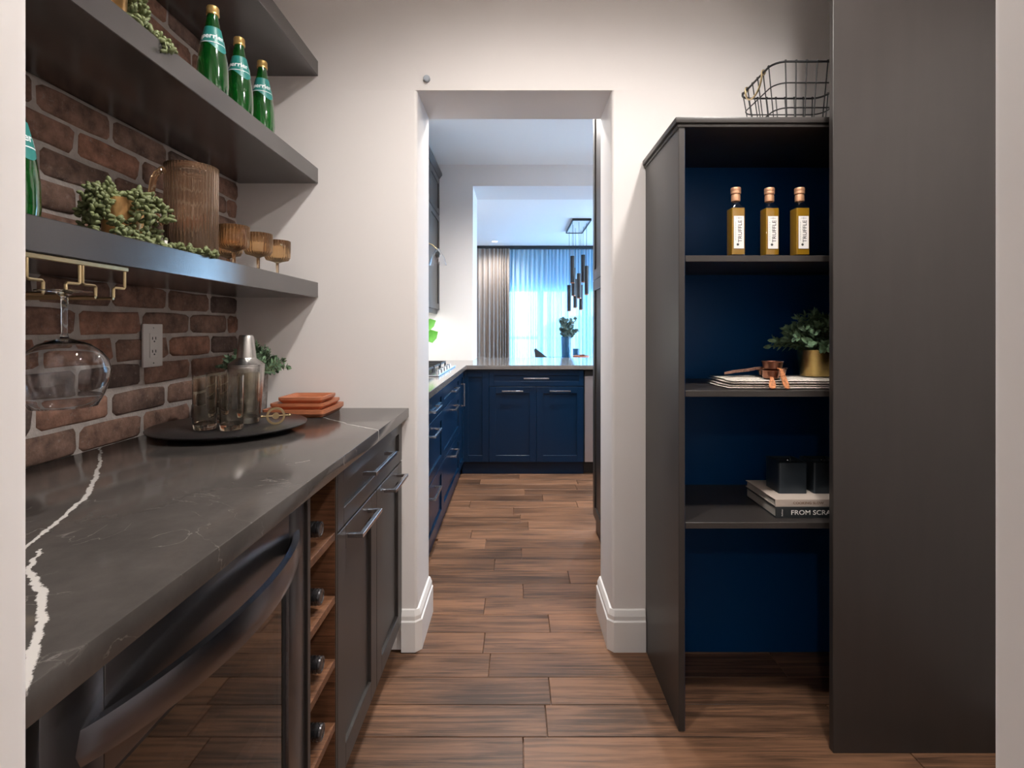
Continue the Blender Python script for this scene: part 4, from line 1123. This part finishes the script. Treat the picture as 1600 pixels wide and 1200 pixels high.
for yy in (1.6735, 1.7935):
    hd.tube([(bx0 - .001 + .006 * cos(a * pi / 6), yy, 2.040 + .008 * sin(a * pi / 6)) for a in range(12)], .002, 6, True)
hd.build('handle', 'brass', c)

# ------------------------------------------------------------------ kitchen seen through the opening
KF, KX = -.435, -.410            # cabinet faces, counter edge
PYF = 4.32                       # peninsula face
mb = MB().prism([(KL + .002, YB2 + .004), (KX, YB2 + .004), (KX, PYF - .025), (KR - .002, PYF - .025), (KR - .002, YF2 - .02), (FL + .004, YF2 - .02), (FL + .004, YF - .003), (KL + .002, YF - .003)], .879, .914)
o = mb.build('countertop', 'quartzk', bevel=.002); tag(o, 'pale grey polished kitchen countertop running round to the dining opening', 'countertop')
def drawer_stack(y0, y1, label):
    c = thing('drawer_cabinet', (-.75, (y0 + y1) / 2, 0), label, 'cabinet', 'kitchen drawer cabinets')
    MB().box(KL + .004, KF - .021, y0, y1, .10, .877).box(KL + .004, KF - .03, y0, y1, 0, .10).build('body', 'navyk', c)
    for z0, z1 in ((.735, .872), (.425, .732), (.105, .422)):
        d = shaker_x(y0, y1, z0, z1, KF, .05).build('drawer', 'navyk', c, bevel=.0012)
        ym = (y0 + y1) / 2; pull(d, ym - .11, ym + .11, z1 - .055 if z0 < .7 else .80, KF)
drawer_stack(2.262, 3.09, 'kitchen drawer cabinet, blue daylight painted in as navy, nearest the opening edge')
drawer_stack(3.092, 4.0, 'kitchen drawer cabinet, blue daylight painted in as navy, below the gas cooktop, next to the corner')
c = thing('corner_cabinet', (-.75, 4.15, 0), 'narrow corner cabinet, blue daylight painted in as navy, with an upright bar handle', 'cabinet')
MB().box(KL + .004, KF - .021, 4.002, PYF + .6, .10, .877).box(KL + .004, KF - .03, 4.002, PYF + .6, 0, .10).build('body', 'navyk', c)
d = shaker_x(4.002, PYF - .002, .105, .872, KF, .05).build('door', 'navyk', c, bevel=.0012)
MB().box(KF, KF + .034, 4.09, 4.10, .605, .615).box(KF, KF + .034, 4.09, 4.10, .775, .785).box(KF + .025, KF + .034, 4.09, 4.10, .615, .775).build('handle', 'pull', d)
c = thing('peninsula_cabinet', (.17, 4.6, 0), 'peninsula cabinet, blue daylight painted in as navy, with a wide drawer over two shaker doors', 'cabinet')
MB().box(KF - .018, .566, PYF + .021, 4.92, .10, .877).box(KF - .018, .566, PYF + .035, 4.92, 0, .10).build('body', 'navyk', c)
shaker_y(KF - .018, -.224, .105, .872, PYF).build('end_panel', 'navyk', c, bevel=.0012)
d = shaker_y(-.224, .566, .738, .872, PYF, .04).build('drawer', 'navyk', c, bevel=.0012); pull_front(d, .065, .275, .805, PYF)
d = shaker_y(-.224, .171, .105, .735, PYF).build('door', 'navyk', c, bevel=.0012); pull_front(d, -.115, .060, .700, PYF, m='pull')
d = shaker_y(.171, .566, .105, .735, PYF).build('door', 'navyk', c, bevel=.0012); pull_front(d, .280, .455, .700, PYF)
c = thing('dishwasher', (.87, 4.6, 0), 'stainless dishwasher at the end of the peninsula', 'dishwasher')
B(.572, 1.17, PYF + .03, 4.90, .10, .872).build('body', 'black', c); B(.572, 1.17, PYF + .06, 4.90, 0, .098).build('toe_kick', 'black', c)
d = B(.574, 1.168, PYF + .002, PYF + .029, .105, .822).build('door', 'stainless', c, bevel=.003)
MB().tube([(.64, PYF - .035, .735), (1.10, PYF - .035, .735)], .010, 10).tube([(.66, PYF - .035, .735), (.66, PYF + .002, .735)], .007, 8).tube([(1.08, PYF - .035, .735), (1.08, PYF + .002, .735)], .007, 8).build('handle', 'chrome', d)
B(.574, 1.168, PYF + .004, PYF + .029, .824, .870).build('control_panel', 'black', c, bevel=.002)
# tall dark cabinet beside the aisle
c = thing('tall_cabinet', (.77, 2.7, 0), 'tall dark cabinet at the kitchen edge of the opening', 'cabinet')
B(.482, 1.10, 2.262, 3.12, 0, KC - .004).build('body', 'cab', c, bevel=.002)
for z0, z1 in ((.10, 1.5), (1.503, KC - .05)):
    m = MB().box(.464, .482, 2.264, 2.324, z0, z1).box(.464, .482, 3.058, 3.118, z0, z1).box(.464, .482, 2.324, 3.058, z0, z0 + .06).box(.464, .482, 2.324, 3.058, z1 - .06, z1).box(.473, .482, 2.322, 3.06, z0 + .058, z1 - .058)
    m.build('door', 'cab', c, bevel=.0012)
# wall cabinets
c = thing('wall_cabinet', (-.9, 4.6, 1.40), 'dark shaker wall cabinet above the kitchen counter', 'cabinet')
UXF = -.735
B(KL + .004, UXF - .021, 3.90, YF - .004, 1.395, 2.66).build('body', 'cab', c)
MB().prism([(0, 0), (.02, 0), (.045, .035), (.045, .055), (0, .055)], 3.86, YF - .004).xform(Matrix.Translation((UXF - .02, 0, 2.66)) @ Matrix(((1, 0, 0, 0), (0, 0, 1, 0), (0, 1, 0, 0), (0, 0, 0, 1)))).build('crown_molding', 'cab', c, smooth=False)
B(UXF - .04, UXF - .022, 3.90, YF - .004, 1.36, 1.395).build('light_rail', 'cab', c)
for y0, y1 in ((3.90, 4.445), (4.447, YF - .006)):
    for z0, z1 in ((1.40, 2.30), (2.303, 2.655)):
        shaker_x(y0, y1, z0, z1, UXF, .055).build('door', 'cab', c, bevel=.0012)
# glass sconce with a curved arm
c = thing('sconce', (UXF, 4.06, 1.86), 'clear bell glass sconce on a thin curved arm at the kitchen cabinets', 'lamp')
sc = Vector((-.612, 4.06, 0))
arm = [(UXF + .002, 4.06, 1.845 + .0), (UXF + .02, 4.06, 1.875), (UXF + .05, 4.06, 1.888), (UXF + .08, 4.06, 1.875), (sc.x, 4.06, 1.835)]
MB().tube(arm, .0035, 8).build('arm', 'brass', c)
MB().lathe([(0, 0), (.022, 0), (.022, .006), (0, .008)], seg=20).xform(Matrix.Translation((UXF + .001, 4.06, 1.845)) @ Matrix.Rotation(pi / 2, 4, 'Y')).build('wall_plate', 'brass', c)
MB().lathe([(.012, 1.845), (.018, 1.835), (.030, 1.815), (.052, 1.775), (.070, 1.715), (.0685, 1.715), (.0505, 1.775), (.0285, 1.814), (.0165, 1.833), (.011, 1.842)], c=(sc.x, 4.06, 0), seg=28).build('shade', 'crystal', c)
MB().ball((sc.x, 4.06, 1.795), .020, (0, 0, 1), 1.3, 12, 6).build('bulb', 'outlet', c)
# gas cooktop
c = thing('gas_cooktop', (-.74, 3.7, .914), 'stainless gas cooktop with black grates in the kitchen counter', 'cooktop')
B(-1.00, -.482, 3.25, 4.16, .9145, .924).build('pan', 'chrome', c, bevel=.003)
for yb_ in (3.40, 3.705, 4.01):
    g = MB()
    for yy in (-.13, -.04, .05, .13): g.box(-.97, -.56, yb_ + yy - .005, yb_ + yy + .005, .948, .960)
    for xx in (-.97, -.77, -.565): g.box(xx - .005, xx + .005, yb_ - .135, yb_ + .135, .948, .960)
    for xx in (-.97, -.565):
        for yy in (-.13, .13): g.box(xx - .006, xx + .006, yb_ + yy - .006, yb_ + yy + .006, .924, .948)
    g.build('grate', 'black', c, bevel=.001)
    for xx in (-.87, -.67):
        MB().lathe([(0, .942), (.028, .942), (.034, .936), (.040, .924)], c=(xx, yb_, 0), seg=20).build('burner', 'black', c)
for k in range(5):
    MB().lathe([(0, .946), (.014, .945), (.017, .924)], c=(-.515, 3.42 + k * .14, 0), seg=16).build('knob', 'chrome', c)
# broad-leaved plant on the counter
c = thing('broad_leaf_plant', (-.85, 4.55, .914), 'potted plant with broad bright green leaves on the kitchen counter', 'plant')
MB().lathe([(0, .001), (.05, .001), (.065, .11), (.060, .11), (.055, .09), (0, .09)], c=(-.85, 4.55, .914), seg=28).build('pot', 'white', c)
for k, (dx, dy, dz, L_, W_) in enumerate(((.10, -.12, .31, .13, .10), (.09, -.02, .20, .14, .12), (-.08, .05, .34, .13, .10), (-.06, -.12, .25, .13, .10), (.02, .12, .28, .13, .10), (.05, -.18, .15, .12, .10))):
    p0 = Vector((-.85, 4.55, 1.0)); p1 = Vector((-.85 + dx * .6, 4.55 + dy * .6, .914 + dz)); 
    MB().tube([p0, (p0 + p1) / 2 + Vector((0, 0, .02)), p1], .003, 6).build('stem', 'stemg', c)
    MB().leaf(p1, Vector((dx, dy * .3, .06)), (.25, -1, .35), L_, W_).xform(Matrix.Identity(4)).build('leaf', 'leafb', c, angle=80)
# switch plate on the side of the far opening
c = thing('switch_plate', (FL + .003, 5.18, 1.53), 'white switch plate on the side of the dining opening', 'switch')
B(FL + .001, FL + .008, 5.14, 5.22, 1.48, 1.60).build('plate', 'outlet', c, bevel=.0015); B(FL + .008, FL + .012, 5.165, 5.195, 1.51, 1.57).build('rocker', 'outlet', c, bevel=.001)

# ------------------------------------------------------------------ dining room
def wave(x0, x1, y, z0, z1, folds, amp, seed, rows=3, omega=0):
    rs = random.Random(seed); per = 10; n = folds * per; vs = []; fs = []
    am = [rs.uniform(.6, 1.25) for _ in range(folds + 1)]; wd = [rs.uniform(.6, 1.5) for _ in range(folds)]; tw = sum(wd)
    xs = []; x = x0
    for i in range(folds):
        for k in range(per): xs.append((x + (x1 - x0) * wd[i] / tw * k / per, i + k / per))
        x += (x1 - x0) * wd[i] / tw
    xs.append((x1, folds))
    for j in range(rows + 1):
        z = z1 - (z1 - z0) * j / rows; g = .45 + .55 * min(1, j / rows * 2.2)
        for xx, ph in xs:
            vs.append((xx - omega * g * am[int(min(ph, folds - .01))] * (x1 - x0) / folds * sin(4 * pi * ph), y + amp * g * am[int(min(ph, folds - .01))] * sin(2 * pi * ph), z))
    m = len(xs)
    for j in range(rows):
        for i in range(m - 1): fs.append((j * m + i, j * m + i + 1, (j + 1) * m + i + 1, (j + 1) * m + i))
    return MB().add(vs, fs)
o = wave(-.90, -.115, 9.83, .03, 2.745, 11, .045, 2).build('drape', 'taupe', angle=80); tag(o, 'floor-length taupe drape gathered at the dining window', 'curtain')
o = wave(-.18, 2.35, 9.93, .03, 2.745, 34, .05, 6, omega=.22).build('sheer_curtain', 'sheer', angle=80); tag(o, 'long white sheer curtain across the bright dining window', 'curtain')
c = thing('curtain_track', (.7, 9.88, 2.76), 'black curtain track along the dining ceiling', 'curtain track')
B(-1.2, 2.5, 9.80, 9.96, 2.752, 2.797).build('rail', 'black', c, bevel=.003)
# cluster pendant
c = thing('cluster_pendant', (.94, 7.9, 2.798), 'black cluster pendant of tube lights hanging from a flat ceiling plate', 'lamp')
B(.822, 1.068, 7.412, 8.388, 2.778, 2.798).build('ceiling_plate', 'white', c)
(MB().box(.81, .822, 7.40, 8.40, 2.765, 2.798).box(1.068, 1.08, 7.40, 8.40, 2.765, 2.798).box(.822, 1.068, 7.40, 7.412, 2.765, 2.798).box(.822, 1.068, 8.388, 8.40, 2.765, 2.798)).build('plate_rim', 'black', c)
TUBES = [(0.83, 7.6, 2.289, 1.889), (0.86, 7.75, 2.132, 1.711), (0.853, 8.3, 1.924, 1.5), (0.919, 8.0, 1.99, 1.543), (0.92, 7.55, 2.028, 1.661), (1.031, 8.2, 1.915, 1.518), (1.027, 7.9, 2.35, 1.928), (1.045, 7.65, 2.15, 1.722)]   # x, y, top, bottom
for x, yy, zt, zb_ in TUBES:
    tb_ = MB().lathe([(0, zt), (.029, zt - .001), (.031, zt - .006), (.031, zb_ + .012), (.027, zb_ + .012), (.027, zt - .02)], c=(x, yy, 0), seg=20).build('tube', 'black', c)
    MB().lathe([(.0312, zb_), (.0312, zb_ + .0125)], c=(x, yy, 0), seg=20).build('tip', 'copper', tb_)
    MB().lathe([(0, zb_ + .03), (.0265, zb_ + .03)], c=(x, yy, 0), seg=16).build('lens', 'filament', tb_)
    MB().tube([(x, yy, zt), (x + .004 * sin(x * 90), yy, (zt + 2.78) / 2), (x, yy, 2.78)], .0028, 5).build('cord', 'black', c)
# table
TB = .75
c = thing('dining_table', (.94, 7.9, 0), 'dark dining table with a glossy top in front of the window', 'table')
B(.28, 1.62, 6.85, 8.95, TB - .03, TB).build('top', 'tablem', c, bevel=.004)
for xx in (.38, 1.52):
    for yy in (6.95, 8.85): B(xx - .035, xx + .035, yy - .035, yy + .035, 0, TB - .03).build('leg', 'black', c, bevel=.003)
# vase with eucalyptus
c = thing('vase', (.80, 8.25, TB), 'tall blue glass vase on the dining table', 'vase')
VX, VY = .80, 8.25
MB().lathe([(0, .0), (.062, .0), (.070, .01), (.074, .20), (.078, .35), (.072, .35), (.068, .02), (0, .015)], c=(VX, VY, TB + .001), seg=28, rf=lambda a, i: 1 + .02 * cos(a * 12)).build('glass', 'blueglass', c)
c = thing('eucalyptus_branches', (VX, VY, TB + .02), 'round-leaved eucalyptus branches in the blue vase', 'branches')
rs = random.Random(21); lv = MB(); st = MB()
for i in range(18):
    a = rs.uniform(0, 2 * pi); e = rs.uniform(.05, 1); p0 = Vector((VX, VY, TB + .02))
    top = Vector((VX + cos(a) * .24 * e, VY + sin(a) * .16 * e, TB + rs.uniform(.42, .68) - .05 * e))
    mid = Vector((VX + cos(a) * .02, VY + sin(a) * .02, TB + .36))
    pts = [p0 * (1 - t) ** 2 + mid * 2 * t * (1 - t) + top * t * t for t in [k / 9 for k in range(10)]]
    st.tube(pts, .0025, 4)
    for k in range(6, 10):
        for s in range(2):
            d = Vector((rs.uniform(-1, 1), rs.uniform(-1, 1), rs.uniform(-.4, .8))).normalized()
            lv.leaf(pts[k], d, Vector((rs.uniform(-.5, .5), -1, rs.uniform(-.3, .5))), rs.uniform(.055, .07), .065)
stuff(lv.build('foliage', 'leafe', c, angle=80)); st.build('stems', 'leafe', c)
o = MB().lathe([(0, 0), (.05, 0), (.052, .16), (.048, .16), (.046, .01), (0, .01)], c=(.945, 8.12, TB + .001), seg=24).build('candle_glass', 'blueglass'); tag(o, 'short blue glass tumbler beside the vase', 'glass')
c = thing('wooden_bowl_tray', (1.0, 7.95, TB), 'dark reddish wooden tray on the dining table', 'tray')
MB().lathe([(0, .001), (.11, .001), (.125, .01), (.125, .062), (.115, .062), (.112, .02), (0, .018)], c=(1.0, 7.95, TB + .001), seg=32).build('body', 'acacia', c)
MB().lathe([(0, .02), (.02, .02), (.042, .055), (.045, .075), (.040, .075), (.018, .03), (0, .028)], c=(1.02, 7.95, TB + .001), seg=20).build('bowl', 'copper', c)
o = MB().add([(.10, 0, 0), (-.10, 0, 0), (-.06, .02, .12), (-.12, .01, .13), (0, .10, 0), (-.10, .09, 0), (-.09, .05, .15), (.02, .04, .05)], [(0, 7, 6, 2), (0, 2, 3, 1), (1, 3, 6, 5), (0, 4, 7), (4, 5, 6, 7), (2, 6, 3), (0, 1, 5, 4)]).build('folded_napkin', 'slate', base=(0, 0, 0))
o.location = (.42, 8.55, TB + .001); tag(o, 'dark folded napkin standing on the dining table', 'napkin')
o = MB().lathe([(0, .001), (.08, .001), (.14, .012), (.142, .016), (.08, .006), (0, .005)], seg=32).build('plate', 'black'); o.location = (.60, 8.2, TB); tag(o, 'flat black plate on the dining table beside the vase', 'plate')
# ceiling downlights of the rooms, the added unseen ones too
for i, (x, y, z, p, cc) in enumerate(POTS):
    lab = {7: 'glowing recessed downlight above the taupe drape', 0: 'recessed downlight over the pantry counter', 1: 'recessed downlight over the pantry shelf unit',
           2: 'added unseen hall downlight for fill, near the brick wall', 3: 'added unseen hall downlight for fill, near the dark panel', 4: 'recessed downlight above the kitchen drawers',
           5: 'recessed downlight above the peninsula', 6: 'added unseen downlight that brightens the kitchen ceiling', 8: 'recessed dining downlight beside the pendant', 9: 'recessed dining downlight near the kitchen wall'}[i]
    zc = PC if y < 2 else KC
    c = thing('ceiling_downlight', (x, y, zc), lab, 'light', 'recessed ceiling downlights')
    MB().lathe([(.046, zc - .001), (.050, zc - .004), (.066, zc - .004), (.068, zc - .001)], c=(x, y, 0), seg=28).build('trim_ring', 'white', c)
    MB().lathe([(0, zc - .002), (.046, zc - .002)], c=(x, y, 0), seg=24).build('lens', 'lamp', c)
# deck railing and houses beyond the glass
struct(B(-4, 6, 10.26, 11.5, -.16, -.06).build('ground_deck', 'deck'), 'pale deck outside the glazed door')
c = thing('deck_railing', (.9, 11.35, -.06), 'low railing at the edge of the deck outside', 'railing')
B(-3.5, 5.5, 11.30, 11.38, 1.00, 1.06).build('top_rail', 'frame', c)
B(-3.5, 5.5, 11.32, 11.36, .03, .07).build('bottom_rail', 'frame', c)
for k in range(7): B(-3.5 + k * 1.5 - .03, -3.5 + k * 1.5 + .03, 11.31, 11.37, -.06, 1.0).build('post', 'frame', c)
for xx, w_, yy, lab in ((-6, 9, 48, 'pale house with a grey roof beyond the railing, behind the wide window pane'), (8, 11, 52, 'wider pale house beyond the railing')):
    c = thing('house', (xx, yy, -3), lab, 'house')
    B(xx - w_ / 2, xx + w_ / 2, yy, yy + 8, -3, 1.1).build('walls', 'house', c)
    MB().prism([(-w_ / 2 - .4, 1.1), (w_ / 2 + .4, 1.1), (w_ / 4, 2.6), (-w_ / 4, 2.6)], yy - .4, yy + 8.4).xform(Matrix.Translation((xx, 0, 0)) @ Matrix(((1, 0, 0, 0), (0, 0, 1, 0), (0, 1, 0, 0), (0, 0, 0, 1)))).build('roof', 'roofm', c, smooth=False)
    for k in range(3):
        B(xx - w_ * .3 + k * w_ * .3 - .5, xx - w_ * .3 + k * w_ * .3 + .5, yy - .05, yy, -1.0, .3).build('window', 'frame', c)
